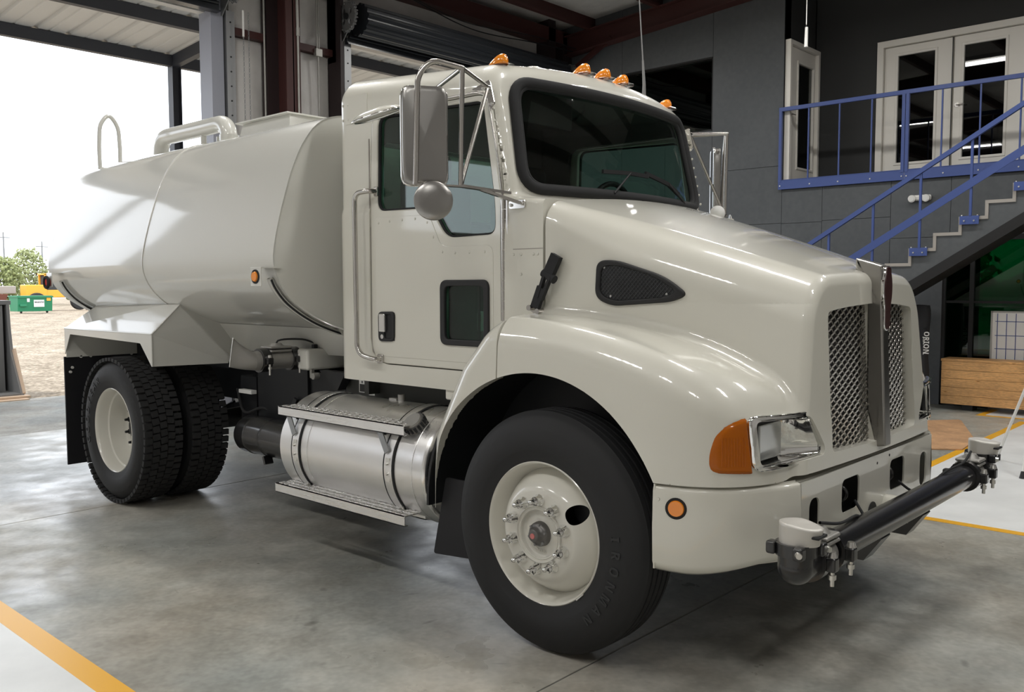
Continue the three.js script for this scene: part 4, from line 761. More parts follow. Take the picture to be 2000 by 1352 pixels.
// --- hood with front fenders, as a distance field (z mirrored)
const ARCH = { x: -0.06, y: 0.51, r: 0.652 };
const fendTop0 = (x) => { const P = [[-0.5, 1.40], [-0.25, 1.40], [0, 1.385], [0.25, 1.345], [0.45, 1.295], [0.6, 1.24], [0.75, 1.165], [0.9, 1.08], [1.1, 0.95]]; for (let i = 1; i < P.length; i++) if (x <= P[i][0] || i === P.length - 1) { const [a, ya] = P[i - 1], [b, yb] = P[i], h = b - a, t = (x - a) / h, m = (k) => { const p = P[Math.max(0, k - 1)], q = P[Math.min(P.length - 1, k + 1)]; return (q[1] - p[1]) / (q[0] - p[0]); }, t2 = t * t, t3 = t2 * t; return ya * (2 * t3 - 3 * t2 + 1) + h * m(i - 1) * (t3 - 2 * t2 + t) + yb * (3 * t2 - 2 * t3) + h * m(i) * (t3 - t2); } };
const fendTable = Float64Array.from({ length: 401 }, (_, k) => fendTop0(-0.9 + k * 0.005));
const fendTop = (x) => { const q = clamp((x + 0.9) / 0.005, 0, 399.999), i = Math.floor(q); return mix(fendTable[i], fendTable[i + 1], q - i); };
const FB = 1.15, FP = 6.7, fendA = (y) => 0.445 - 0.03 * (y - 0.83);                      // plan of the fender nose: a rounded rectangle
const fendFront = (z, y) => 0.45 + fendA(y) * Math.sqrt(Math.max(0, 1 - Math.pow(z / FB, FP)));
function fendPlan(x, y, z) { const a = fendA(y), u = Math.max(0, x - 0.45) / a, w = Math.pow(z / FB, FP - 1), g = u * u + w * z / FB - 1; return g / (Math.hypot(2 * u / a, FP * w / FB) + 0.25); }
const shellFront = (z, y) => 0.936 - 0.055 * (y - 0.83) - 0.05 * z * z;
const hoodTopY = (x, z) => 1.955 - 0.318 * (x + 0.25) - 0.02 * Math.max(0, x + 0.25) ** 2 - 0.075 * z * z;
const hoodW = (x) => 0.866 - 0.272 * Math.pow(clamp((x + 0.25) / 1.17, 0, 1.2), 1.35);
const rearX = (y) => { const P = [[0.3, -0.78], [0.5, -0.772], [0.827, -0.712], [1.15, -0.538], [1.37, -0.345], [1.5, -0.21]]; for (let i = 1; i < P.length; i++) if (y <= P[i][0] || i === P.length - 1) return mix(P[i - 1][1], P[i][1], (y - P[i - 1][0]) / (P[i][0] - P[i - 1][0])); };
function hoodBody(x, y, z) {
  const top = (y - hoodTopY(x, z)) * 0.95;
  const side = (z - hoodW(x) - 0.20 * sstep(0.1, 0.85, x) * Math.max(0, 1.45 - y)) * 0.96;
  const b = rint(top, side, mix(0.10, 0.17, sstep(-0.25, 0.2, x)));
  return rint(b, x - shellFront(z, y), 0.035);
}
function fenderBody(x, y, z) {
  const top = (y - fendTop(x) + 0.16 * Math.max(0, z - 0.88) ** 1.5) * 0.93, side = fendPlan(x, y, z) + 0.05 * Math.max(0, y - 0.95) ** 1.3;
  return rint(top, side, 0.115);
}
const grillePts = rpts([[0.028, 0.852], [0.476, 0.862], [0.474, 1.418], [0.30, 1.434], [0.028, 1.445]], [0.02, 0.03, 0.03, 0.3, 0.02]);
const grilleSD = polySD(grillePts);
const lampPts = [[0.546, 0.860], [0.943, 0.855], [0.962, 1.040], [0.642, 1.031], [0.534, 0.895]];       // headlight opening in (z, y): set by the bezel below
const lampSD = polySD(rpts(lampPts, 0.03));
function arch(x, y, z) { const r = Math.hypot(x - ARCH.x, y - ARCH.y); return Math.max((z > 1.125 ? ARCH.r : ARCH.r + 0.05) - r, 0.70 - z > 0 ? 0.70 - z : -1); }
function hoodSDF(x, y, z0) {
  const z = Math.abs(z0);
  const h = Math.max(hoodBody(x, y, z), (-0.232 - x));
  const fb = fenderBody(x, y, z), f = Math.max(fb, -0.268 - x);
  let d = runi(h, f, 0.045);
  d = Math.max(d, 0.793 + 0.014 * sstep(0.80, 0.74, z) - y);
  const cut = Math.max(Math.hypot(x - ARCH.x, y - ARCH.y) - ARCH.r - 0.05 * sstep(-0.018, -0.03, fb), 0.68 - z);
  d = Math.max(d, -cut);
  if (x > 0.8 && z < 0.52 && y < 1.5) { d = Math.max(d, -Math.max(grilleSD(z, y), 0.842 - x)); }
  if (x > 0.72 && z > 0.48 && z < 1.0 && y < 1.1) d = Math.max(d, -Math.max(lampSD(z, y) + 0.004, 0.765 - x));
  return d;
}
const hood = part('hood', nets(hoodSDF, [-0.30, 0.98], [0.76, 2.0], [-1.2, 1.2], 0.0105), MAT.paint, truck, 'ivory sloping hood with flared front fenders');
// rear fender extension behind each front wheel
function extSDF(x, y, z0) {
  const z = z0;
  const side = fendPlan(x, y, z) + 0.05 * Math.max(0, y - 0.95) ** 1.3 + 0.05 * sstep(0.9, 0.45, y), rear = (rearX(y) - x + 0.45 * Math.max(0, z - 1.02) ** 1.3) * 0.82, top = (y - fendTop(x) + 0.16 * Math.max(0, z - 0.88) ** 1.5) * 0.93;
  let d = rint(rint(side, rear, 0.07), top, 0.09);
  d = Math.max(d, x + 0.274, 0.80 - z, 0.475 - y);
  const cut = Math.hypot(x - ARCH.x, y - ARCH.y) - (z > 1.09 ? ARCH.r : ARCH.r + 0.05);
  return Math.max(d, -cut);
}
both('fender_extension', nets(extSDF, [-0.86, -0.25], [0.44, 1.46], [0.76, 1.2], 0.0105), MAT.paint, truck, 'ivory rear section of the front fender');
// black wheel-well liners
{
  const a0 = 0.43, a1 = PI + 0.03;
  const g = [grid(40, 6, (u, v) => { const a = mix(a0, a1, u), r = ARCH.r + 0.035; return [ARCH.x + r * Math.cos(a), ARCH.y + r * Math.sin(a), mix(0.62, 1.10, v)]; }), grid(40, 4, (u, v) => { const a = mix(a0, a1, u), r = mix(0.05, ARCH.r + 0.036, v); return [ARCH.x + r * Math.cos(a), ARCH.y + r * Math.sin(a), 0.69]; })];
  both('wheel_well_liner', [tr(slab((() => { const s = new THREE.Shape(); s.absarc(ARCH.x, ARCH.y, ARCH.r + 0.048, a0, a1, false); s.absarc(ARCH.x, ARCH.y, ARCH.r + 0.034, a1, a0, true); return s; })(), 0.5, 0, 48), 0, 0, 0.61), tr(slab((() => { const s = new THREE.Shape(); s.absarc(ARCH.x, ARCH.y, ARCH.r + 0.04, 0.15, PI - 0.1, false); return s; })(), 0.01, 0, 40), 0, 0, 0.69)], MAT.chassis, truck, 'black wheel-well liner');
}
// mud flap behind the front wheel
both('front_mud_flap', slab(shapeOf([[-0.79, 0.235], [-0.52, 0.26], [-0.50, 0.62], [-0.70, 0.62]], 0.02), 0.012, 0.002).translate(0, 0, 0).applyMatrix4(new THREE.Matrix4().makeTranslation(0, 0, 1.03)), MAT.flap, truck, 'black rubber mud flap');

// --- hood vent, latch and hinge line
const onHood = (x, y) => { let z = 1.3; for (let k = 0; k < 200; k++) { const d = hoodBody(x, y, z); if (d < 0.0004) break; z -= Math.max(0.0005, d * 0.9); } return z; };
{
  const vp = rpts([[0.022, 1.47], [0.10, 1.435], [0.36, 1.455], [0.425, 1.485], [0.33, 1.56], [0.115, 1.632], [0.03, 1.63]], [0.09, 0.04, 0.05, 0.05, 0.2, 0.06, 0.04], 8);
  const inn = vp.map(([x, y]) => { const cx = 0.185, cy = 1.535; return [cx + (x - cx) * 0.86 - (x > 0.3 ? 0.012 : 0), cy + (y - cy) * 0.76]; });
  const s = new THREE.Shape(vp.map(p => new THREE.Vector2(...p))); s.holes.push(new THREE.Path(inn.map(p => new THREE.Vector2(...p)).reverse()));
  const curveOn = (off) => (v) => { v.z += onHood(v.x, v.y) + off; };
  const ring = bendBy(slab(s, 0.02, 0.006, 12, 3), curveOn(-0.006)), SD = polySD(inn);
  const rods = [];
  for (let k = -20; k < 44; k++) for (const sg of [1, -1]) {
    let run = null;
    const put = (a, b) => { if (Math.hypot(a[0] - b[0], a[1] - b[1]) > 0.008) rods.push(bar([a[0], a[1], onHood(a[0], a[1]) + 0.004 + sg * 0.001], [b[0], b[1], onHood(b[0], b[1]) + 0.004 + sg * 0.001], 0.0024, 0.0024, [0, 0, 1])); };
    for (let q = 0; q <= 0.24; q += 0.003) { const y = 1.42 + q, x = k * 0.0165 + sg * q * 0.85 + (sg < 0 ? 0.1 : 0), ok = SD(x, y) < 0.003; if (ok) { run ??= [[x, y], [x, y]]; run[1] = [x, y]; } else if (run) { put(...run); run = null; } }
    if (run) put(...run);
  }
  const back = bendBy(slab(new THREE.Shape(inn.map(p => new THREE.Vector2(...p))), 0.002, 0, 12), curveOn(0.0012));
  const dots = [[0.062, 1.60], [0.092, 1.478], [0.335, 1.487]];
  for (const flip of [0, 1]) {
    const M = flip ? (g) => mirrorZ(Array.isArray(g) ? join(g) : g) : (g) => g;
    const v = part('hood_vent', M(ring), MAT.plastic, truck, 'black teardrop air intake with wire mesh');
    part('vent_mesh', M(rods), MAT.ventWire, v, null, 'stuff'); part('vent_backing', M(back), MAT.chassis, v);
    for (const [x, y] of dots) { const z = onHood(x, y); part('screw', M(cyl([x, y, z], [x, y, z + 0.006], 0.006, 0.005, 10)), MAT.zinc, v); }
    // rubber over-centre latch
    const P = (x, y, o) => [x, y, 0.87 + o];
    const L = part('hood_latch', M([bar(P(-0.262, 1.425, 0.03), P(-0.218, 1.515, 0.035), 0.045, 0.02, [0, 0, 1]), bar(P(-0.242, 1.47, 0.035), P(-0.20, 1.565, 0.04), 0.014, 0.02, [0, 0, 1]), bar(P(-0.222, 1.46, 0.035), P(-0.165, 1.56, 0.04), 0.014, 0.02, [0, 0, 1]), cyl(P(-0.215, 1.58, 0.03), P(-0.15, 1.548, 0.03), 0.019, 0.019, 14), bar(P(-0.19, 1.56, 0.03), P(-0.145, 1.655, 0.02), 0.052, 0.026, [0, 0, 1])]), MAT.rubber, truck, 'black rubber hood latch');
    part('latch_bracket', M([cyl(P(-0.285, 1.425, 0.0), P(-0.285, 1.425, 0.05), 0.013, 0.013, 10), cyl(P(-0.24, 1.41, 0.0), P(-0.24, 1.41, 0.045), 0.012, 0.012, 10), bar(P(-0.275, 1.40, 0.025), P(-0.255, 1.43, 0.025), 0.05, 0.004, [0, 0, 1])]), MAT.stainless, L, 'bright latch bracket');
  }
}
// --- grille: bright expanded mesh behind an ivory shell, chrome centre bar
{
  const cells = [], dz = 0.0300, dy = 0.0320;
  for (let i = 1; i * dz < 0.50; i++) for (let j = -1; j < 20; j++) for (const h of [0, 1]) {
    const y0 = 0.85 + j * dy + (h ? dy / 2 : 0), s = ((i + h) % 2 ? 1 : -1) * dz * 0.46, z = i * dz;
    const a = [z + s, y0], b = [z - s, y0 + dy / 2];
    if (grilleSD((a[0] + b[0]) / 2, (a[1] + b[1]) / 2) > 0.004) continue;
    const fx = (zz, yy) => shellFront(zz, yy) - 0.038;
    cells.push(bar([fx(a[0], a[1]) - 0.004, a[1] - 0.001, a[0]], [fx(b[0], b[1]) + 0.004, b[1] + 0.001, b[0]], 0.0080, 0.0036, [1, 0, 0]));
  }
  const g = join(cells);
  const gr = part('grille', g, MAT.stainless, truck, 'bright wire mesh grille panel', 'stuff');
  part('grille', mirrorZ(g), MAT.stainless, truck, 'bright wire mesh grille panel', 'stuff');
  both('grille_backing', boxAt(0.848, 0.853, 0.84, 1.45, 0.02, 0.48), MAT.chassis, truck, 'black radiator screen');
  const prof = [[0.930, 0.826], [0.972, 0.832], [0.962, 1.05], [0.950, 1.30], [0.944, 1.44], [0.944, 1.52], [0.938, 1.605], [0.90, 1.618], [0.825, 1.640], [0.825, 1.59], [0.860, 1.565], [0.875, 1.52], [0.880, 1.44], [0.885, 1.0]];
  const b = part('centre_bar', tr(slab(shapeOf(prof, 0.006), 0.072, 0.009, 8, 3), 0, 0, -0.036), MAT.centreBar, truck, 'chrome centre bar of the grille');
  // badge: an elongated crest with a bulge, dark red, on the upper bar
  const bs = rpts([[-0.025, 1.33], [0.025, 1.33], [0.027, 1.43], [0.043, 1.475], [0.043, 1.535], [0.028, 1.575], [0.023, 1.60], [-0.023, 1.60], [-0.028, 1.575], [-0.043, 1.535], [-0.043, 1.475], [-0.027, 1.43]], 0.025);
  part('badge_rim', faceX(slab(new THREE.Shape(bs.map(([a, y]) => new THREE.Vector2(a * 1.12, 1.454 + (y - 1.454) * 1.03))), 0.014, 0.004), 0.940), MAT.chrome, b, 'chrome badge rim');
  part('badge', faceX(slab(new THREE.Shape(bs.map(p => new THREE.Vector2(...p))), 0.01, 0.004), 0.948), MAT.emblemRed, b, 'dark red enamel badge');
}
// --- headlights with chrome bezels and amber corner lamps
for (const flip of [0, 1]) {
  const M = flip ? (g) => mirrorZ(Array.isArray(g) ? join(g) : g) : (g) => Array.isArray(g) ? join(g) : g;
  const skin = (off) => (v) => { const z = -v.z; v.x += fendFront(Math.abs(z), v.y) + off; };
  const F = (pts, r, d, bev, off, hole, hr) => { const s = shapeOf(pts.map(([z, y]) => [-z, y]), r); if (hole) s.holes.push(holeOf(hole.map(([z, y]) => [-z, y]), hr)); return s; };
  // dense outline so that the ring follows the curved skin
  const dense = (pts, r) => { const q = rpts(pts, r, 6), o = []; for (let i = 0; i < q.length; i++) { const a = q[i], b = q[(i + 1) % q.length], n = Math.max(1, Math.ceil(Math.hypot(a[0] - b[0], a[1] - b[1]) / 0.03)); for (let k = 0; k < n; k++) o.push([mix(a[0], b[0], k / n), mix(a[1], b[1], k / n)]); } return o; };
  const grow = (pts, k) => { const cx = pts.reduce((s, p) => s + p[0], 0) / pts.length, cy = pts.reduce((s, p) => s + p[1], 0) / pts.length; return pts.map(([z, y]) => [z + Math.sign(z - cx) * k, y + Math.sign(y - cy) * k]); };
  const out = dense(grow(lampPts, 0.012), 0.04), inn = dense(grow(lampPts, -0.004), 0.03);
  const s = new THREE.Shape(out.map(([z, y]) => new THREE.Vector2(-z, y))); s.holes.push(new THREE.Path(inn.map(([z, y]) => new THREE.Vector2(-z, y))));
  const bez = bendBy(faceX(slab(s, 0.022, 0.006, 8, 3), 0), (v) => { v.x += fendFront(v.z, v.y) - 0.006; });
  const h = part('headlight_bezel', M(bez), MAT.chrome, truck, 'chrome headlight bezel');
  // reflector bucket: a flat back facing forward, walls running out to the slanting bezel
  const bx = 0.782, backOf = ([z, y]) => [clamp(z, 0.685, 0.945), clamp(y, 0.862, 1.022)];
  const wall = grid(inn.length, 5, (u, v) => { const p = inn[Math.round(u * inn.length) % inn.length], q = backOf(p); return [mix(fendFront(...p) + 0.004, bx, v), mix(p[1], q[1], v), mix(p[0], q[0], v)]; });
  part('reflector_wall', M(toCreasedNormals(clean(wall), 0.5)), MAT.chrome, h, 'polished reflector');
  part('reflector', M(boxAt(bx - 0.004, bx, 0.858, 1.026, 0.68, 0.95)), MAT.chrome, h);
  const lz = 0.792, ly = 0.938, lx = bx + 0.004;
  const mk = (w, hh, d, r, x) => rbox(d, hh, w, r, x, ly, lz, 4);
  part('lamp_housing', M(mk(0.212, 0.166, 0.044, 0.02, lx - 0.002)), MAT.plastic, h, 'black lamp housing');
  part('lamp_reflector', M(mk(0.172, 0.136, 0.02, 0.010, lx + 0.008)), MAT.polished, h);
  const lens = []; for (let k = 0; k < 7; k++) lens.push(rbox(0.010, 0.132, 0.020, 0.005, lx + 0.022, ly, lz - 0.072 + k * 0.024)); for (const y of [-0.03, 0.0, 0.035]) lens.push(rbox(0.012, 0.014, 0.165, 0.005, lx + 0.022, ly + y, lz));
  part('lamp_lens', M([mk(0.176, 0.134, 0.012, 0.005, lx + 0.026), ...lens]), MAT.lampLens, h, 'clear moulded lens');
  part('adjuster', M(cyl([bx, 0.945, 0.690], [bx + 0.03, 0.945, 0.690], 0.012, 0.010, 12)), MAT.chrome, h);
  // amber lamp wrapped round the corner
  const az = [[0.955, 0.838], [1.074, 0.845], [1.073, 0.925], [1.060, 0.985], [1.030, 1.024], [0.976, 1.046]], ap = dense(az, [0.005, 0.03, 0.05, 0.05, 0.05, 0.005]);
  const corner = (off) => (v) => { v.x += fendFront(v.z, v.y) + off; };
  const strips = []; // vertical slices so that the lens bends round the corner
  const SDa = polySD(ap);
  const col = grid(26, 26, (u, v) => { const z = mix(0.956, 1.075, u); let lo = null, hi = null; for (let y = 0.83; y <= 1.06; y += 0.001) if (SDa(z, y) < 0) { if (lo === null) lo = y; hi = y; } if (lo === null) { lo = 0.88; hi = 0.9; } const y = mix(lo, hi, v), e = clamp(-SDa(z, y) / 0.014); return [fendFront(z, y) + 0.016 * Math.sqrt(1 - (1 - e) ** 2) - 0.003, y, z]; });
  const A = part('corner_lamp', M(col), MAT.amberDeep, truck, 'amber corner turn signal');
  const ribs = []; for (let k = 0; k < 9; k++) { const z = 0.988 + k * 0.008; ribs.push(spline([[fendFront(z, 0.87) + 0.0125, 0.87, z], [fendFront(z, 0.92) + 0.0125, 0.92, z], [fendFront(z, 0.975) + 0.0125, 0.975, z]], 0.0025, 6, 5)); }
  part('lens_ribs', M(ribs), MAT.amberDeep, A);
}
// --- bumper
{
  const cx = 0.898;
  const s = shapeOf(rect(-0.742, 0.742, 0.505, 0.782));
  for (const sg of [-1, 1]) {
    s.holes.push(holeOf(rect(sg * 0.27 - 0.092, sg * 0.27 + 0.092, 0.592 + sg * 0.0007, 0.732 + sg * 0.0011), 0.035));
    s.holes.push(holeOf(rect(sg * 0.625 - 0.046, sg * 0.625 + 0.046, 0.545 + sg * 0.0009, 0.708 + sg * 0.0013), 0.042));
  }
  const b = part('bumper', tr(faceX(slab(s, 0.007, 0), cx + 0.015), 0, 0, 0), MAT.paint, truck, 'ivory steel front bumper');
  part('bumper_flange', [boxAt(cx - 0.08, cx + 0.006, 0.500, 0.512, -0.742, 0.742), boxAt(cx - 0.10, cx + 0.006, 0.775, 0.785, -0.742, 0.742)], MAT.paint, b);
  part('bumper_backing', boxAt(cx - 0.13, cx - 0.09, 0.515, 0.77, -0.72, 0.72), MAT.chassis, b, 'black frame behind the bumper openings');
  part('tow_notch', [cyl([cx - 0.05, 0.535, 0.03], [cx + 0.026, 0.535, 0.03], 0.048, 0.048, 20)], MAT.chassis, b, 'dark round tow opening');
  part('tow_step', tr(new THREE.CylinderGeometry(0.058, 0.058, 0.2, 20, 1, true, 0, PI), cx + 0.02, 0.53, -0.14, PI / 2, 0, PI / 2), MAT.paint, b);
  for (const [y, z] of [[0.745, -0.02], [0.76, -0.165]]) part('bolt_hole', cyl([cx + 0.02, y, z], [cx + 0.0235, y, z], 0.006, 0.006, 8), MAT.chassis, b);
  both('tow_hook', [tr(new THREE.TorusGeometry(0.03, 0.01, 8, 16), cx - 0.03, 0.655, 0.27, 0, 0.2, 0), boxAt(cx - 0.06, cx - 0.02, 0.60, 0.71, 0.235, 0.25)], MAT.blackPaint, b);
  // wrapped ends
  const plan = []; for (let k = 0; k <= 24; k++) { const t = k / 24, a = t * PI / 2; plan.push([0.50 + (cx + 0.022 - 0.50) * Math.cos(a) ** 0.72, 0.745 + (1.135 - 0.745) * Math.sin(a) ** 0.9]); }
  plan.push([0.50, 1.135]);
  const sm = new THREE.CatmullRomCurve3([V(0.919, 0, 0.745), V(0.895, 0, 0.82), V(0.860, 0, 0.89), V(0.806, 0, 0.985), V(0.742, 0, 1.055), V(0.665, 0, 1.108), V(0.58, 0, 1.135), V(0.525, 0, 1.142)]).getSpacedPoints(28);
  const prof = [[-0.075, 0.487], [-0.04, 0.49], [-0.012, 0.505], [0.0, 0.53], [0.004, 0.64], [0.0, 0.765], [-0.006, 0.782], [-0.035, 0.787]];
  const outer = grid(28, 14, (u, v) => { const i = Math.round(u * 28), p = sm[i], q = sm[Math.min(28, i + 1)], r = sm[Math.max(0, i - 1)], tx = q.x - r.x, tz = q.z - r.z, L = Math.hypot(tx, tz), nx = tz / L, nz = -tx / L, w = v * (prof.length - 1), k = Math.min(prof.length - 2, Math.floor(w)), f = w - k, o = mix(prof[k][0], prof[k + 1][0], f), drop = 0.035 * sstep(0.1, 0.8, u); const y = mix(prof[k][1], prof[k + 1][1], f); return [p.x + nx * o, y - drop * (1 - clamp((y - 0.505) / 0.28)), p.z + nz * o]; });
  const inner = grid(28, 2, (u, v) => { const p = sm[Math.round(u * 28)], q = sm[Math.min(28, Math.round(u * 28) + 1)], r = sm[Math.max(0, Math.round(u * 28) - 1)], tx = q.x - r.x, tz = q.z - r.z, L = Math.hypot(tx, tz), nx = tz / L, nz = -tx / L; return [p.x - nx * 0.028, mix(0.79, 0.49, v), p.z - nz * 0.028]; });
  const endCap = boxAt(0.527, 0.533, 0.47, 0.79, 1.11, 1.14);
  for (const flip of [0, 1]) {
    const M = flip ? (g) => mirrorZ(Array.isArray(g) ? join(g) : g) : (g) => Array.isArray(g) ? join(g) : g;
    const e = part('bumper_end', M([outer, inner, endCap]), MAT.paint, truck, 'ivory wrapped bumper end');
    // side marker lamp in a recess
    const c = [0.615, 0.708, 1.124], n = [0.34, 0, 0.94], at = (o) => [c[0] + n[0] * o, c[1], c[2] + n[2] * o];
    const L = part('side_marker', M(cyl(at(-0.03), at(0.006), 0.040, 0.040, 28)), MAT.rubber, e, 'black rubber lamp grommet');
    part('marker_lens', M([cyl(at(0.004), at(0.012), 0.031, 0.028, 28)]), MAT.amber, e, 'round amber marker lens');
    part('bolt', M(cyl([0.548, 0.735, 1.137], [0.548, 0.735, 1.144], 0.008, 0.006, 10)), MAT.paint, e);
  }
}
// --- cab shell
const cabFront = (y, z) => -0.345 - 0.225 * (y - 1.98) - 0.105 * (z / 0.78) ** 2;
const cabRoof = (x, z) => 2.708 - 0.075 * (x + 1.7) - 0.055 * (z / 0.8) ** 2 - 0.12 * Math.max(0, x + 0.72) ** 1.5;
const DOOR = [[-1.452, 1.112], [-0.49, 1.112], [-0.489, 1.90], [-0.498, 1.967], [-0.526, 2.141], [-0.585, 2.415], [-1.43, 2.42], [-1.45, 2.0]];
const DOOR_R = [0.13, 0.02, 0.2, 0.2, 0.2, 0.07, 0.07, 0.2];
const GLASS = [[-1.395, 1.918], [-0.975, 1.912], [-0.862, 1.758], [-0.534, 1.764], [-0.534, 1.90], [-0.61, 2.388], [-1.38, 2.412]];
const GLASS_R = [0.06, 0.06, 0.06, 0.05, 0.2, 0.05, 0.06];
const doorSD = polySD(rpts(DOOR, DOOR_R, 3)), glassSD = polySD(rpts(GLASS, GLASS_R, 4));
const wsHalf = (y) => mix(0.775, 0.735, (y - 1.97) / 0.53);
const wsPts = [[-0.775, 1.975], [0.775, 1.975], [0.738, 2.492], [-0.738, 2.492]];
const wsSD = polySD(rpts(wsPts, 0.11, 4));
function cabSolid(x, y, z) {
  let d = rint(z - 0.868, -1.742 - x, 0.075);
  const up = rint(rint(d, (y - cabRoof(x, z)) * 0.97, 0.125), (x - cabFront(y, z)) * 0.97, 0.07);
  const low = Math.max(rint(d, y - 1.935 + 0.12 * Math.max(0, x + 0.45), 0.03), x + 0.243);
  d = runi(up, low, 0.03);
  return Math.max(d, 1.008 - y - 0.0);
}
function cabCuts(x, y, z, d, g = 0) {
  if (z > 0.6 && y < 1.3 && x > -0.9) d = Math.max(d, ARCH.r + 0.055 - Math.hypot(x - ARCH.x, y - ARCH.y));
  if (z > 0.70 && x > -1.52 && x < -0.43 && y > 1.05 && y < 2.48) d = Math.max(d, -(doorSD(x, y) - 0.004 - g));
  if (x > -0.85 && y > 1.92 && y < 2.55) d = Math.max(d, -Math.max(wsSD(z, y) - g, -0.80 - x));
  if (x < -1.6) d = Math.max(d, -rrect(z, y, 0, 2.13, 0.60, 0.21, 0.06) + g);
  return d;
}
const cab = part('cab', nets((x, y, z0) => { const z = Math.abs(z0), s = cabSolid(x, y, z); return s > 0.04 ? s : cabCuts(x, y, z, Math.max(s, -(s + 0.036))); }, [-1.78, -0.21], [0.98, 2.72], [-0.9, 0.9], 0.0125), MAT.paint, truck, 'ivory conventional cab with riveted panels');
part('cab_lining', nets((x, y, z0) => { const z = Math.abs(z0), s = cabSolid(x, y, z) + 0.04; return s > 0.06 ? s : cabCuts(x, y, z, Math.max(s, -(s + 0.03)), 0.005); }, [-1.78, -0.21], [0.98, 2.72], [-0.9, 0.9], 0.03), MAT.headliner, cab, 'dark grey cab lining');
// rivets
{
  const R = [], rv = (x, y, z = 0.869) => R.push(tr(new THREE.SphereGeometry(0.0075, 7, 4).scale(1, 1, 0.45), x, y, z));
  for (const y of [1.50, 1.60, 1.69, 1.76, 1.84]) rv(-0.455, y - 0.04);
  for (const x of [-0.46, -0.42, -0.375, -0.30, -0.275]) rv(x, 1.665); rv(-0.455, 1.57); rv(-0.435, 1.57); rv(-0.375, 1.575); rv(-0.455, 1.48); rv(-0.435, 1.48); rv(-0.455, 1.405); rv(-0.435, 1.405);
  for (let k = 0; k < 9; k++) rv(-0.462 - 0.0125 * k, 1.955 + 0.055 * k, 0.868);
  for (const x of [-1.725, -1.68, -1.635]) for (const y of [2.425, 2.505]) rv(x, y, 0.85 + (x > -1.7 ? 0.02 : -0.012));
  for (const x of [-1.695, -1.63, -1.56, -1.47, -1.445, -1.36, -1.345, -1.19, -1.165, -1.06]) rv(x, 1.035);
  for (const [x, y] of [[-1.445, 1.06], [-1.36, 1.06], [-1.345, 1.06], [-1.165, 1.062], [-1.36, 1.09], [-1.345, 1.09], [-1.06, 1.06], [-1.06, 1.085]]) rv(x, y);
  const g = join(R); part('rivets', g, MAT.paint, cab, null, 'stuff'); part('rivets', mirrorZ(g), MAT.paint, cab, null, 'stuff');
}
both('panel_seam', [boxAt(-0.47, -0.245, 1.688, 1.6915, 0.86, 0.8692)], MAT.taupe, cab);
both('roof_skirt', tr(slab(shapeOf([[-1.66, 2.398], [-1.47, 2.402], [-1.47, 2.55], [-1.66, 2.55]], 0.008), 0.006, 0.002), 0, 0, 0.8645), MAT.paint, cab);
both('sill_bracket', rbox(0.1, 0.06, 0.03, 0.012, -0.84, 0.985, 0.85), MAT.paint, cab);
// windshield
{
  const outl = rpts(wsPts, 0.11, 10), P = []; for (let i = 0; i < outl.length; i++) { const a = outl[i], b = outl[(i + 1) % outl.length], n = Math.max(1, Math.ceil(Math.hypot(a[0] - b[0], a[1] - b[1]) / 0.05)); for (let k = 0; k < n; k++) P.push([mix(a[0], b[0], k / n), mix(a[1], b[1], k / n)]); }
  const w = part('windshield', grid(24, 10, (u, v) => { const y = mix(1.965, 2.502, v), z = mix(-1, 1, u) * (wsHalf(y) + 0.012); return [cabFront(y, z) - 0.012, y, z]; }), MAT.windshieldGlass, cab, 'dark tinted one-piece windshield');
  const tubeOn = (r, off, shrink = 0) => { const c = new THREE.CatmullRomCurve3(P.map(([z, y]) => { const zz = z * (1 - shrink), yy = 2.233 + (y - 2.233) * (1 - shrink * 1.6); return V(cabFront(yy, zz) + off, yy, zz); }), true); return new THREE.TubeGeometry(c, 160, r, 8, true); };
  part('windshield_seal', tubeOn(0.027, 0.004), MAT.rubber, w, 'thick black rubber windshield seal');
  part('windshield_seal', tubeOn(0.016, -0.002, 0.035), MAT.rubber, w);
}
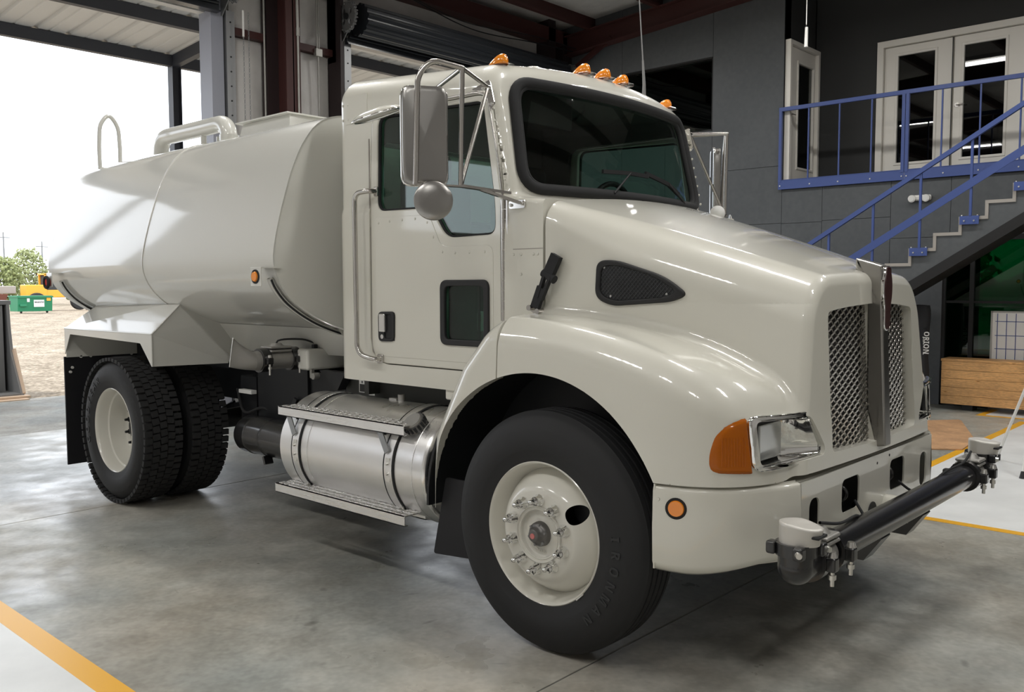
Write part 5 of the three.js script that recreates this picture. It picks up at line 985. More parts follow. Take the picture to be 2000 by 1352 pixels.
// doors
for (const flip of [0, 1]) {
  const M = flip ? (g) => mirrorZ(Array.isArray(g) ? join(g) : g) : (g) => Array.isArray(g) ? join(g) : g;
  const peep = [[-0.896, 1.238], [-0.573, 1.238], [-0.573, 1.546], [-0.896, 1.546]];
  const s = shapeOf(DOOR, DOOR_R); s.holes.push(holeOf(GLASS, GLASS_R)); if (!flip) s.holes.push(holeOf(peep, 0.04));
  const d = part('door', M(tr(slab(s, 0.05, 0.007, 8, 3), 0, 0, 0.822)), MAT.paint, truck, flip ? 'ivory driver-side door' : 'ivory passenger door with a low extra window');
  const skin = shapeOf([[-1.41, 1.15], [-0.545, 1.15], [-0.545, 1.715], [-0.86, 1.715], [-0.905, 1.73], [-0.985, 1.878], [-1.41, 1.884]], [0.09, 0.02, 0.05, 0.06, 0.05, 0.04, 0.03]); if (!flip) skin.holes.push(holeOf(peep, 0.04));
  part('door_skin', M(tr(slab(skin, 0.004, 0.0015), 0, 0, 0.8705)), MAT.paint, d);
  const R = []; for (const [x, y] of [[-1.38, 1.855], [-1.29, 1.86], [-1.19, 1.862], [-1.09, 1.862], [-1.0, 1.84], [-0.955, 1.765], [-0.89, 1.69], [-0.80, 1.683], [-0.70, 1.683], [-0.60, 1.683]]) R.push(tr(new THREE.SphereGeometry(0.0075, 7, 4).scale(1, 1, 0.5), x, y, 0.8742));
  part('rivets', M(R), MAT.paint, d, null, 'stuff');
  const gs = shapeOf(GLASS.map(([x, y]) => [x, y]), GLASS_R);
  part('side_window', M(tr(slab(gs, 0.005, 0), 0, 0, 0.842)), MAT.windowGlass, d, 'green tinted side window');
  const ring = (pts, r, wd, dp, z) => { const o = shapeOf(pts, r), cx = pts.reduce((a, p) => a + p[0], 0) / pts.length, cy = pts.reduce((a, p) => a + p[1], 0) / pts.length; const c = bent(pts.map(p => [p[0], p[1], z]), r, true); return new THREE.TubeGeometry(c, 120, wd, 8, true); };
  part('window_seal', M(ring(GLASS, GLASS_R, 0.010, 0, 0.855)), MAT.rubber, d, 'black window seal');
  if (!flip) {
    const o = shapeOf([[-0.902, 1.231], [-0.567, 1.231], [-0.567, 1.552], [-0.902, 1.552]], 0.045); o.holes.push(holeOf([[-0.868, 1.262], [-0.601, 1.262], [-0.601, 1.521], [-0.868, 1.521]], 0.03));
    const p = part('peep_window', M(tr(slab(o, 0.02, 0.006), 0, 0, 0.866)), MAT.plastic, d, 'black framed low door window');
    part('pane', M(boxAt(-0.88, -0.59, 1.25, 1.535, 0.862, 0.866)), MAT.windowGlass, p, 'green tinted pane');
    part('window_slide', M(boxAt(-0.66, -0.645, 1.255, 1.53, 0.858, 0.863)), MAT.plastic, p);
    part('inner_panel', M(boxAt(-0.9, -0.57, 1.22, 1.56, 0.80, 0.803)), MAT.interior, p);
    part('inner_latch', M([rbox(0.05, 0.1, 0.015, 0.01, -0.69, 1.35, 0.806), rbox(0.018, 0.05, 0.02, 0.006, -0.695, 1.365, 0.812)]), MAT.castAlu, p);
  }
  // recessed paddle handle
  const hp = part('door_handle', M([tr(slab((() => { const q = shapeOf([[-1.384, 1.228], [-1.256, 1.232], [-1.252, 1.39], [-1.386, 1.386]], 0.03); q.holes.push(holeOf([[-1.335, 1.245], [-1.272, 1.247], [-1.270, 1.375], [-1.335, 1.372]], 0.02)); return q; })(), 0.016, 0.004), 0, 0, 0.868), boxAt(-1.38, -1.258, 1.235, 1.383, 0.868, 0.876)]), MAT.plastic, d, 'black recessed door handle');
  part('handle_paddle', M(rbox(0.048, 0.098, 0.022, 0.008, -1.345, 1.328, 0.884)), MAT.chrome, hp, 'chrome handle paddle');
  part('lock', M(cyl([-1.348, 1.255, 0.878], [-1.348, 1.255, 0.888], 0.013, 0.012, 14)), MAT.chrome, hp, 'chrome key lock');
  // piano hinge and drip trim
  const hinge = []; for (let k = 0; k < 12; k++) hinge.push(cyl([-0.478, 1.36 + k * 0.047, 0.874], [-0.478, 1.404 + k * 0.047, 0.874], 0.0085, 0.0085, 8)); hinge.push(boxAt(-0.50, -0.455, 1.36, 1.92, 0.868, 0.872));
  part('piano_hinge', M(hinge), MAT.stainless, d, 'steel piano hinge');
  part('drip_trim', M(pipe([[-0.482, 1.90, 0.873], [-0.497, 2.02, 0.873], [-0.523, 2.16, 0.873], [-0.578, 2.40, 0.873], [-0.64, 2.43, 0.873], [-1.2, 2.432, 0.873]], 0.0055, 0.05, 60, 6)), MAT.stainless, d, 'bright trim along the door edge');
  part('door_trim', M(pipe([[-1.458, 2.30, 0.868], [-1.459, 1.24, 0.868], [-1.44, 1.15, 0.868], [-1.38, 1.104, 0.868], [-0.9, 1.098, 0.868]], 0.005, 0.06, 60, 6)), MAT.taupe, d);
}
// grab handle beside the door
both('grab_handle', [pipe([[-1.40, 2.022, 0.87], [-1.40, 2.022, 0.925], [-1.505, 2.015, 0.935], [-1.50, 1.16, 0.935], [-1.37, 1.135, 0.925], [-1.37, 1.135, 0.87]], 0.014, [0, 0.03, 0.06, 0.08, 0.03, 0], 90, 12), rbox(0.05, 0.05, 0.02, 0.008, -1.375, 1.135, 0.875), rbox(0.03, 0.05, 0.014, 0.006, -1.40, 2.022, 0.873)], MAT.stainless, truck, 'steel grab handle');
// cab interior
{
  const I = part('dashboard', [rbox(0.30, 0.18, 1.5, 0.05, -0.56, 1.86, 0), rbox(0.2, 0.5, 1.45, 0.04, -0.50, 1.6, 0), rbox(0.16, 0.10, 0.5, 0.04, -0.62, 1.95, -0.42)], MAT.interior, cab, 'dark dashboard');
  part('steering_wheel', [tr(new THREE.TorusGeometry(0.22, 0.016, 10, 40), -0.80, 1.90, -0.42, 0, PI / 2, 0.0).applyMatrix4(new THREE.Matrix4()), cyl([-0.62, 1.80, -0.42], [-0.80, 1.90, -0.42], 0.03, 0.04, 12), boxAt(-0.81, -0.79, 1.89, 1.91, -0.63, -0.21)], MAT.plastic, cab, 'black steering wheel');
  for (const z of [-0.42, 0.42]) part('seat', [rbox(0.48, 0.14, 0.5, 0.05, -1.15, 1.52, z), rbox(0.14, 0.62, 0.48, 0.06, -1.42, 1.82, z), rbox(0.10, 0.2, 0.28, 0.05, -1.46, 2.18, z), rbox(0.3, 0.42, 0.3, 0.03, -1.15, 1.25, z)], MAT.seat, cab, 'dark cloth seat');
  part('rear_window', boxAt(-1.722, -1.716, 1.90, 2.36, -0.62, 0.62), MAT.windowGlass, cab, 'green tinted rear window');
  part('rear_window_trim', [0, 1].map(k => { const c = bent(rect(-0.60, 0.60, 1.92, 2.34).map(([z, y]) => [k ? -1.745 : -1.70, y, z]), 0.06, true); return new THREE.TubeGeometry(c, 80, 0.014, 8, true); }), MAT.decalWhite, cab);
  part('visor', rbox(0.02, 0.16, 0.5, 0.01, -0.66, 2.42, 0.4), MAT.interior, cab);
  part('tag', boxAt(-0.60, -0.595, 1.985, 2.06, 0.55, 0.575), MAT.yellowTag, cab, 'yellow paper tag');
}
// roof marker lamps
for (const [x, z] of [[-0.648, 0.72], [-0.575, 0.17], [-0.57, 0], [-0.575, -0.17], [-0.648, -0.72]]) {
  const y = cabRoof(x, Math.abs(z)) - (Math.abs(z) > 0.5 ? 0.012 : 0.004);
  const base = part('marker_lamp', rbox(0.14, 0.018, 0.08, 0.009, x, y + 0.004, z), MAT.lampGlass, truck, 'clear lamp base');
  const pr = grid(18, 14, (u, v) => { const a = u * 2 * PI, k = Math.sin(v * PI / 2) ** 0.0; const h = v, rx = 0.062 * Math.sqrt(Math.max(0, 1 - h * h)) , rz = 0.034 * Math.sqrt(Math.max(0, 1 - h * h)); return [x + 0.012 * (1 - h) - 0.02 + 0.045 * h + rx * Math.cos(a) * (1 - 0.35 * h), y + 0.010 + 0.052 * h, z + rz * Math.sin(a)]; });
  part('marker_lens', pr, MAT.amber, base, 'amber teardrop marker lens');
}
part('roof_cap', tr(new THREE.SphereGeometry(0.05, 16, 6, 0, 2 * PI, 0, PI / 2).scale(1, 0.35, 1), -0.66, cabRoof(-0.66, 0.46) - 0.006, 0.46), MAT.paint, cab);
{
  const a = part('antenna', [cyl([-0.72, 2.60, -0.62], [-0.72, 2.72, -0.62], 0.014, 0.010, 10), cyl([-0.72, 2.72, -0.62], [-0.73, 2.86, -0.62], 0.010, 0.006, 8), cyl([-0.73, 2.86, -0.62], [-0.80, 3.75, -0.62], 0.004, 0.0025, 6)], MAT.dullMetal, truck, 'whip antenna');
  part('antenna_base', cyl([-0.72, 2.57, -0.62], [-0.72, 2.625, -0.62], 0.03, 0.018, 14), MAT.paint, a);
}
// wipers
{
  const F = (y, z, o) => [cabFront(y, z) + o, y, z];
  const w1 = part('wiper', [cyl(F(1.985, 0.22, 0.03), F(2.10, 0.06, 0.035), 0.006, 0.005, 8)], MAT.plastic, truck, 'wiper arm');
  part('wiper_blade', [bar(F(2.092, 0.27, 0.022), F(2.10, 0.06, 0.03), 0.014, 0.02), bar(F(2.10, 0.06, 0.03), F(2.10, -0.12, 0.022), 0.014, 0.02)], MAT.plastic, w1, 'black wiper blade');
  const w2 = part('wiper', [cyl(F(1.985, -0.50, 0.03), F(2.075, -0.32, 0.035), 0.006, 0.005, 8)], MAT.plastic, truck, 'wiper arm');
  part('wiper_blade', [bar(F(2.115, -0.10, 0.022), F(2.075, -0.32, 0.03), 0.014, 0.02), bar(F(2.075, -0.32, 0.03), F(2.03, -0.45, 0.022), 0.014, 0.02)], MAT.plastic, w2, 'black wiper blade');
}
// mirrors on tubular frames
for (const flip of [0, 1]) {
  const M = flip ? (g) => mirrorZ(Array.isArray(g) ? join(g) : g) : (g) => Array.isArray(g) ? join(g) : g;
  const A = [-0.565, 2.44, 0.885], T = [-0.46, 2.462, 1.151], Bm = [-0.47, 1.958, 1.155];
  const fr = part('mirror_frame', M([cyl(A, T, 0.010, 0.010, 10), cyl(A, Bm, 0.010, 0.010, 10), cyl(T, Bm, 0.011, 0.011, 10), cyl(T, [-0.99, 2.455, 0.885], 0.010, 0.010, 10),
    pipe([T, [-0.53, 2.488, 1.27], [-0.565, 2.42, 1.315], [-0.585, 1.965, 1.315]], 0.0125, [0, 0.05, 0.07, 0], 60, 12), bar([-0.585, 1.962, 1.325], [-0.46, 1.955, 1.14], 0.03, 0.008), bar(Bm, [-0.44, 1.945, 0.875], 0.03, 0.012), bar([-0.46, 1.95, 1.04], [-0.36, 1.895, 0.89], 0.026, 0.012)]), MAT.stainless, truck, 'steel tube mirror frame');
  part('mirror_bracket', M([tr(slab(shapeOf([[-0.68, 2.445], [-0.56, 2.475], [-0.53, 2.36], [-0.55, 2.33], [-0.585, 2.41]], 0.012), 0.008, 0.002), 0, 0, 0.87), cyl([-0.565, 2.44, 0.872], [-0.565, 2.44, 0.91], 0.014, 0.014, 10), tr(slab(shapeOf(rect(-0.445, -0.345, 1.872, 1.912), 0.014), 0.006, 0.002), 0, 0, 0.869)]), MAT.polished, fr, 'bright bracket plate');
  const bolts = [[-0.60, 2.44], [-0.545, 2.36], [-0.43, 1.89], [-0.36, 1.892]].map(([x, y]) => cyl([x, y, 0.876], [x, y, 0.885], 0.008, 0.007, 8)); part('bolt', M(bolts), MAT.zinc, fr);
  // mirror head: rounded shell facing forward, glass to the rear
  const hd = new THREE.Matrix4().makeRotationY(PI / 2 - 0.62).setPosition(-0.612, 2.176, 1.238);
  const head = grid(40, 14, (u, v) => { const a = u * 2 * PI, c = Math.cos(a), s = Math.sin(a), q = 9, rad = 1 / Math.pow(Math.abs(c) ** q + Math.abs(s) ** q, 1 / q), k = v < 0.35 ? 1 : mix(1, 0, (v - 0.35) / 0.65), dep = v < 0.35 ? v / 0.35 * 0.045 : 0.045 + 0.012 * (1 - Math.abs(k)); return [0.098 * rad * c * k, 0.212 * rad * s * k, dep]; });
  head.applyMatrix4(hd); const m = part('mirror_head', M(head), MAT.brushedSteel, fr, 'polished rectangular mirror shell');
  const rim = new THREE.TubeGeometry(bent(rect(-0.098, 0.098, -0.212, 0.212).map(([x, y]) => [x, y, 0.004]), 0.04, true), 80, 0.007, 8, true).applyMatrix4(hd);
  part('mirror_rim', M(rim), MAT.chrome, fr);
  part('mirror_glass', M(boxAt(-0.094, 0.094, -0.208, 0.208, -0.002, 0.003).applyMatrix4(hd)), MAT.mirrorGlass, fr);
  const sp = new THREE.Matrix4().makeRotationY(PI / 2 - 0.62).setPosition(-0.505, 1.888, 1.285);
  part('spot_mirror', M([lathe([[0.001, 0.016], [0.03, 0.0155], [0.06, 0.012], [0.080, 0.005], [0.085, 0.0], [0.084, -0.004], [0.001, -0.005]], 40).rotateX(PI / 2).applyMatrix4(sp), cyl([-0.52, 1.90, 1.285], [-0.55, 1.962, 1.28], 0.009, 0.009, 8)]), MAT.brushedSteel, fr, 'round convex spot mirror');
  // look-down mirror over the door
  if (!flip) {
    const lk = new THREE.Matrix4().makeRotationFromEuler(new THREE.Euler(0.22, 0.20, 0.12)).setPosition(-1.22, 2.38, 1.0);
    const L = part('look_down_mirror', grid(36, 10, (u, v) => { const a = u * 2 * PI, c = Math.cos(a), s = Math.sin(a), k = Math.sqrt(Math.max(0, 1 - v * v)), sq = (t) => Math.sign(t) * Math.abs(t) ** 0.8; return [0.15 * sq(c) * k, 0.035 * v, 0.085 * sq(s) * k]; }).applyMatrix4(lk), MAT.paint, truck, 'ivory look-down mirror shell');
    part('mirror_rim', new THREE.TubeGeometry(new THREE.EllipseCurve ? new THREE.CatmullRomCurve3(Array.from({ length: 24 }, (_, k) => { const a = k / 24 * 2 * PI, sq = (t) => Math.sign(t) * Math.abs(t) ** 0.8; return V(0.15 * sq(Math.cos(a)), -0.003, 0.085 * sq(Math.sin(a))).applyMatrix4(lk); }), true) : null, 60, 0.007, 6, true), MAT.chrome, L);
    part('mirror_mount', [bar([-1.28, 2.42, 0.875], [-1.22, 2.405, 1.0], 0.02, 0.012), bar([-1.12, 2.43, 0.875], [-1.18, 2.405, 1.0], 0.02, 0.012), cyl([-1.29, 2.425, 0.89], [-1.10, 2.435, 0.89], 0.012, 0.012, 10)], MAT.polished, L);
  }
}
part('washer_cap', tr(new THREE.SphereGeometry(0.045, 18, 10), -0.36, 1.95, -0.87), MAT.decalWhite, cab, 'pale round lamp');
// --- water tank
const TANK = [[0, 2.535], [0.30, 2.532], [0.55, 2.522], [0.72, 2.503], [0.80, 2.482], [0.864, 2.448], [0.912, 2.407], [0.951, 2.358], [0.99, 2.30], [1.021, 2.240], [1.058, 2.155], [1.091, 2.060], [1.12, 1.968], [1.144, 1.883], [1.165, 1.80], [1.180, 1.72], [1.184, 1.672], [1.177, 1.618], [1.153, 1.55], [1.10, 1.475], [1.035, 1.417], [0.904, 1.337], [0.762, 1.279], [0.55, 1.222], [0.30, 1.185], [0, 1.172]];
const tankC = new THREE.CatmullRomCurve3([...TANK, ...TANK.slice(1, -1).reverse().map(([z, y]) => [-z, y])].map(([z, y]) => V(0, y, z)), true, 'centripetal').getSpacedPoints(160);
const tankAt = (u, k, x) => { const p = tankC[Math.round(u * 160) % 160]; return [x, 1.85 + (p.y - 1.85) * k, p.z * k]; };
const ring = (xs) => grid(160, xs.length - 1, (u, v) => { const [x, k] = xs[Math.round(v * (xs.length - 1))]; return tankAt(u, k, x); });
const X0 = -1.905, X1 = -5.06, XS = -3.455;
const tank = part('water_tank', [ring([[X0, 1], [X0 - 0.012, 1.0], [XS + 0.012, 1.0], [XS + 0.004, 0.999], [XS, 1.004], [XS - 0.004, 0.999], [XS - 0.012, 1.0], [X1 + 0.012, 1], [X1, 1]])], MAT.tankPaint, truck, 'grey-white rounded water tank');
part('tank_head', [ring([[X0 + 0.001, 0.0001], [X0 + 0.001, 0.3], [X0, 0.6], [X0 - 0.004, 0.85], [X0 - 0.012, 0.982], [X0 - 0.004, 0.994], [X0, 1.0]])], MAT.tankPaint, tank, 'flat front tank head');
part('tank_head', [ring([[X1, 1.0], [X1 - 0.01, 0.985], [X1 - 0.05, 0.6], [X1 - 0.06, 0.0001]])], MAT.tankPaint, tank);
part('weld_seam', new THREE.TubeGeometry(new THREE.CatmullRomCurve3(tankC.slice(0, 160).map(p => V(XS, 1.85 + (p.y - 1.85) * 1.0005, p.z * 1.0005)), true), 200, 0.0055, 6, true), MAT.tankPaint, tank, 'raised weld seam');
// lower flanges carrying wiring and marker lamps
for (const [x, lab] of [[X0 - 0.045, 'front'], [X1 + 0.23, 'rear']]) {
  for (const sg of [1, -1]) {
    const pts = tankC.filter(p => p.y < 1.60 && p.z * sg > 0.02).sort((a, b) => b.y - a.y).map(p => V(x, p.y - 0.004, p.z + sg * 0.006));
    const c = new THREE.CatmullRomCurve3(pts);
    part('lower_rib', grid(60, 3, (u, v) => { const p = c.getPointAt(u), t = c.getTangentAt(u), n = V(0, t.z, -t.y).normalize().multiplyScalar(sg > 0 ? -1 : 1); const w = [[0.012, 0], [0.012, 0.022], [-0.012, 0.022], [-0.012, 0]][Math.round(v * 3)]; const dir = n.z * sg > 0 || n.y < 0 ? 1 : -1; return [x + w[0], p.y + n.y * w[1] * dir, p.z + n.z * w[1] * dir]; }), MAT.tankPaint, tank, 'narrow rib under the tank edge');
    part('wire', new THREE.TubeGeometry(c, 60, 0.006, 6, false).translate(0.016, -0.012, sg * 0.008), MAT.chassis, tank);
    const px = x + 0.0, pz = sg * 1.225, b = part('lamp_bracket', [rbox(0.105, 0.105, 0.006, 0.003, px, 1.574, sg * 1.262), boxAt(px - 0.052, px + 0.052, 1.621, 1.627, Math.min(sg * 1.13, sg * 1.262), Math.max(sg * 1.13, sg * 1.262))], MAT.tankPaint, tank, 'pale lamp bracket tab');
    if (lab === 'front') { part('lamp_grommet', cyl([px, 1.575, sg * 1.256], [px, 1.575, sg * 1.270], 0.040, 0.038, 28), MAT.rubber, tank, 'black lamp grommet'); part('marker_lens', cyl([px, 1.575, sg * 1.268], [px, 1.575, sg * 1.277], 0.029, 0.025, 28), MAT.amber, tank, 'round amber marker lens'); }
    else { part('lamp_grommet', tr(new THREE.TorusGeometry(0.04, 0.012, 8, 28), px, 1.555, sg * 1.285), MAT.rubber, tank, 'black ring lamp'); part('marker_lens', cyl([px, 1.555, sg * 1.262], [px, 1.555, sg * 1.285], 0.03, 0.03, 24), MAT.decalRed, tank); }
  }
}
// fill pipe, loop handle and manhole box on top
part('fill_pipe', [pipe([[-4.53, 2.42, 0.5], [-4.53, 2.692, 0.5], [-3.50, 2.692, 0.5], [-3.50, 2.42, 0.5]], 0.06, 0.13, 120, 24), cyl([-3.50, 2.50, 0.5], [-3.50, 2.60, 0.5], 0.068, 0.068, 28)], MAT.tankPaint, tank, 'thick white pipe loop on top of the tank');
part('pipe_stay', [cyl([-3.86, 2.45, 0.5], [-3.86, 2.67, 0.5], 0.022, 0.022, 12), cyl([-3.62, 2.45, 0.52], [-3.62, 2.60, 0.52], 0.012, 0.012, 10)], MAT.tankPaint, tank);
part('loop_handle', spline([[-4.84, 2.40, 0.85], [-4.84, 2.66, 0.85], [-4.84, 2.80, 0.832], [-4.84, 2.868, 0.77], [-4.84, 2.80, 0.708], [-4.84, 2.66, 0.69], [-4.84, 2.45, 0.69]], 0.016, 60, 12), MAT.tankPaint, tank, 'arched tube handle');
{
  const b = part('manhole_box', poly([[-3.38, 2.49, 0.52], [-2.72, 2.49, 0.52], [-2.72, 2.49, -0.3], [-3.38, 2.49, -0.3], [-3.31, 2.65, 0.50], [-2.74, 2.65, 0.50], [-2.74, 2.65, -0.28], [-3.31, 2.65, -0.28]], [[0, 1, 5, 4], [1, 2, 6, 5], [2, 3, 7, 6], [3, 0, 4, 7], [4, 5, 6, 7]]), MAT.tankPaint, tank, 'white boxed tank hatch');
  part('hatch_lid', rbox(0.64, 0.010, 0.86, 0.003, -3.03, 2.656, 0.11), MAT.tankPaint, b);
  part('hatch_latch', rbox(0.02, 0.03, 0.09, 0.005, -2.73, 2.632, 0.20), MAT.tankPaint, b);
}
// sub-frame sill below the tank
both('tank_sill', poly([[X0 - 0.02, 1.27, 0.74], [X1 + 0.3, 1.27, 0.74], [X1 + 0.3, 1.045, 0.56], [X0 - 0.02, 1.10, 0.60], [X0 - 0.02, 1.27, 0.1], [X1 + 0.3, 1.27, 0.1], [X1 + 0.3, 1.045, 0.1], [X0 - 0.02, 1.10, 0.1]], [[0, 1, 2, 3].reverse(), [3, 2, 6, 7].reverse(), [0, 3, 7, 4], [1, 5, 6, 2]]), MAT.tankPaint, tank, 'pale sill under the tank');
// folded rear fenders hung from the tank
for (const flip of [0, 1]) {
  const M = flip ? (g) => mirrorZ(Array.isArray(g) ? join(g) : g) : (g) => Array.isArray(g) ? join(g) : g;
  const a = -4.735, b = -3.318, z = 1.205, v = [[a, 1.205, z], [b, 1.21, z], [b + 0.045, 1.435, 0.99], [a, 1.435, 0.87], [b, 0.998, z], [a, 1.02, z], [b + 0.0, 0.985, 0.62], [b + 0.06, 1.30, 0.62], [a, 1.05, 0.62], [a, 1.435, 0.62]];
  const top = poly(v, [[0, 1, 2, 3], [1, 4, 6, 7, 2], [3, 2, 7, 9]]);
  const f = part('rear_fender', M(top), MAT.tankPaint, truck, 'folded grey-white fender over the rear wheels');
  const s = shapeOf([[a, 1.205], [a, 1.01], [a + 0.105, 1.165], [b - 0.16, 1.145], [b - 0.005, 0.998], [b, 0.998], [b, 1.21]], [0, 0, 0.01, 0.01, 0, 0, 0]);
  part('fender_face', M(tr(slab(s, 0.006, 0.001), 0, 0, z - 0.006)), MAT.tankPaint, f, 'cut-out side face');
  part('fender_edge', M([cyl([a, 1.205, z - 0.004], [b, 1.21, z - 0.004], 0.006, 0.006, 8), cyl([b, 1.21, z - 0.004], [b, 0.998, z - 0.004], 0.006, 0.006, 8), cyl([b, 1.21, z - 0.004], [b + 0.045, 1.435, 0.99], 0.006, 0.006, 8)]), MAT.tankPaint, f);
  // inner liner plates
  part('fender_lining', M([boxAt(a + 0.02, b - 0.06, 1.17, 1.18, 0.62, z - 0.02), poly([[a + 0.02, 0.985, z - 0.03], [a + 0.02, 0.985, 0.66], [a + 0.02, 1.17, 0.66], [a + 0.02, 1.17, z - 0.03]], [[0, 1, 2, 3]])]), MAT.tankPaint, f, 'shaded inner fender plate');
  const bk = part('rear_mud_flap', M(boxAt(a - 0.006, a + 0.008, 0.16, 0.99, 0.62, 1.215)), MAT.flap, truck, 'black mud flap behind the rear wheels');
  part('flap_plate', M(boxAt(a + 0.008, a + 0.016, 0.985, 1.19, 0.62, 1.20)), MAT.tankPaint, bk, 'shaded plate holding the flap');
  const bl = [[0.985, 1.02], [0.985, 0.70]]; part('flap_bolts', M(bl.map(([y, zz]) => cyl([a + 0.004, y, zz], [a + 0.016, y, zz], 0.010, 0.010, 8))), MAT.white, bk);
  for (const [y, zz] of [[0.985, 1.095], [0.905, 1.16], [0.872, 1.175]]) part('bolt_head', M(cyl([a + 0.004, y, zz], [a + 0.02, y, zz], 0.011, 0.010, 10)), MAT.white, bk, 'pale bolt head');
  for (const xx of [-4.55, -4.15, -3.75]) part('stud', M(cyl([xx, 1.125, 0.66], [xx, 1.125, 0.70], 0.016, 0.016, 8)), MAT.chassis, f);
  part('inner_fender_wall', M(boxAt(a, b, 0.95, 1.18, 0.64, 0.655)), MAT.chassis, f);
}
// --- chassis
part('frame_rail', [boxAt(-5.0, 0.72, 0.70, 0.96, 0.40, 0.47), boxAt(-5.0, 0.72, 0.70, 0.96, -0.47, -0.40)], MAT.chassis, truck, 'black frame rails');
part('engine_block', [rbox(0.9, 0.7, 0.5, 0.05, 0.2, 1.0, 0), rbox(0.9, 0.4, 0.36, 0.05, -0.9, 0.78, 0), rbox(0.5, 0.35, 0.5, 0.05, -1.75, 0.85, 0.15), boxAt(-3.0, -2.42, 0.55, 1.04, -0.35, 0.62), boxAt(-2.42, -2.05, 0.55, 0.98, -0.35, 0.60), boxAt(-3.35, -3.0, 0.45, 1.1, -0.5, 0.45)], MAT.chassis, truck, 'black driveline and pump housings');
part('crossmember', [boxAt(-0.9, -0.8, 0.72, 0.95, -0.4, 0.4), boxAt(-2.0, -1.9, 0.72, 0.95, -0.4, 0.4), boxAt(-4.9, -4.8, 0.72, 0.95, -0.4, 0.4)], MAT.chassis, truck);
part('drive_shaft', cyl([-1.3, 0.62, 0], [-3.8, 0.5, 0], 0.05, 0.05, 16), MAT.chassis, truck);
part('rear_axle', [cyl([-3.911, 0.505, -0.85], [-3.911, 0.505, 0.85], 0.075, 0.075, 16), tr(new THREE.SphereGeometry(0.2, 20, 14), -3.911, 0.505, 0)], MAT.chassis, truck);
part('front_axle', [bar([0, 0.43, -0.85], [0, 0.43, 0.85], 0.1, 0.12), ...[-1, 1].map(s => boxAt(-0.6, 0.55, 0.52, 0.58, s * 0.43 - 0.04, s * 0.43 + 0.04))], MAT.chassis, truck);
both('leaf_spring', [0, 1, 2, 3].map(k => spline([[-3.911 - 0.72 + k * 0.08, 0.70 - k * 0.002, 0.55], [-3.911, 0.60 - k * 0.018, 0.55], [-3.911 + 0.72 - k * 0.08, 0.70 - k * 0.002, 0.55]], 0.011, 20, 6)), MAT.chassis, truck);
both('suspension_hanger', [boxAt(-3.25, -3.05, 0.50, 0.9, 0.48, 0.6), bar([-3.15, 0.55, 0.5], [-2.75, 0.95, 0.58], 0.02, 0.05), bar([-2.62, 0.62, 0.66], [-2.52, 0.80, 0.64], 0.02, 0.03)], MAT.chassis, truck);
both('brake_hose', spline([[-3.3, 0.8, 0.6], [-3.1, 0.66, 0.66], [-2.95, 0.70, 0.62], [-2.8, 0.66, 0.6]], 0.011, 20, 6), MAT.rubber, truck);
part('spare_plate', boxAt(-3.18, -3.02, 0.79, 0.815, 0.62, 0.66), MAT.decalWhite, truck, 'pale identification plate');
// splash plates and warning decals behind the fuel tank
part('cab_support', [boxAt(-2.02, -1.0, 0.86, 1.0, 0.60, 0.62), boxAt(-1.74, -1.70, 0.90, 1.01, 0.62, 0.70)], MAT.grayPaint, truck, 'dark plate under the cab');
{
  const D = (x) => x - 0.345;
  const d = part('warning_decal', boxAt(D(-1.545), D(-1.475), 0.892, 0.99, 0.621, 0.6225), MAT.decalWhite, truck, 'white warning decal with black and red print');
  part('print', [boxAt(D(-1.538), D(-1.482), 0.897, 0.942, 0.6222, 0.6232), boxAt(D(-1.52), D(-1.51), 0.948, 0.962, 0.6222, 0.6232), boxAt(D(-1.50), D(-1.492), 0.962, 0.978, 0.6222, 0.6232)], MAT.decalInk, d); part('print', boxAt(D(-1.53), D(-1.49), 0.98, 0.986, 0.6222, 0.6232), MAT.decalRed, d);
  const e = part('warning_decal', boxAt(D(-1.455), D(-1.40), 0.882, 0.99, 0.621, 0.6225), MAT.decalWhite, truck, 'white warning decal beside the first');
  part('print', [boxAt(D(-1.45), D(-1.405), 0.938, 0.944, 0.6222, 0.6232), boxAt(D(-1.447), D(-1.43), 0.964, 0.978, 0.6222, 0.6232)], MAT.decalInk, e);
}
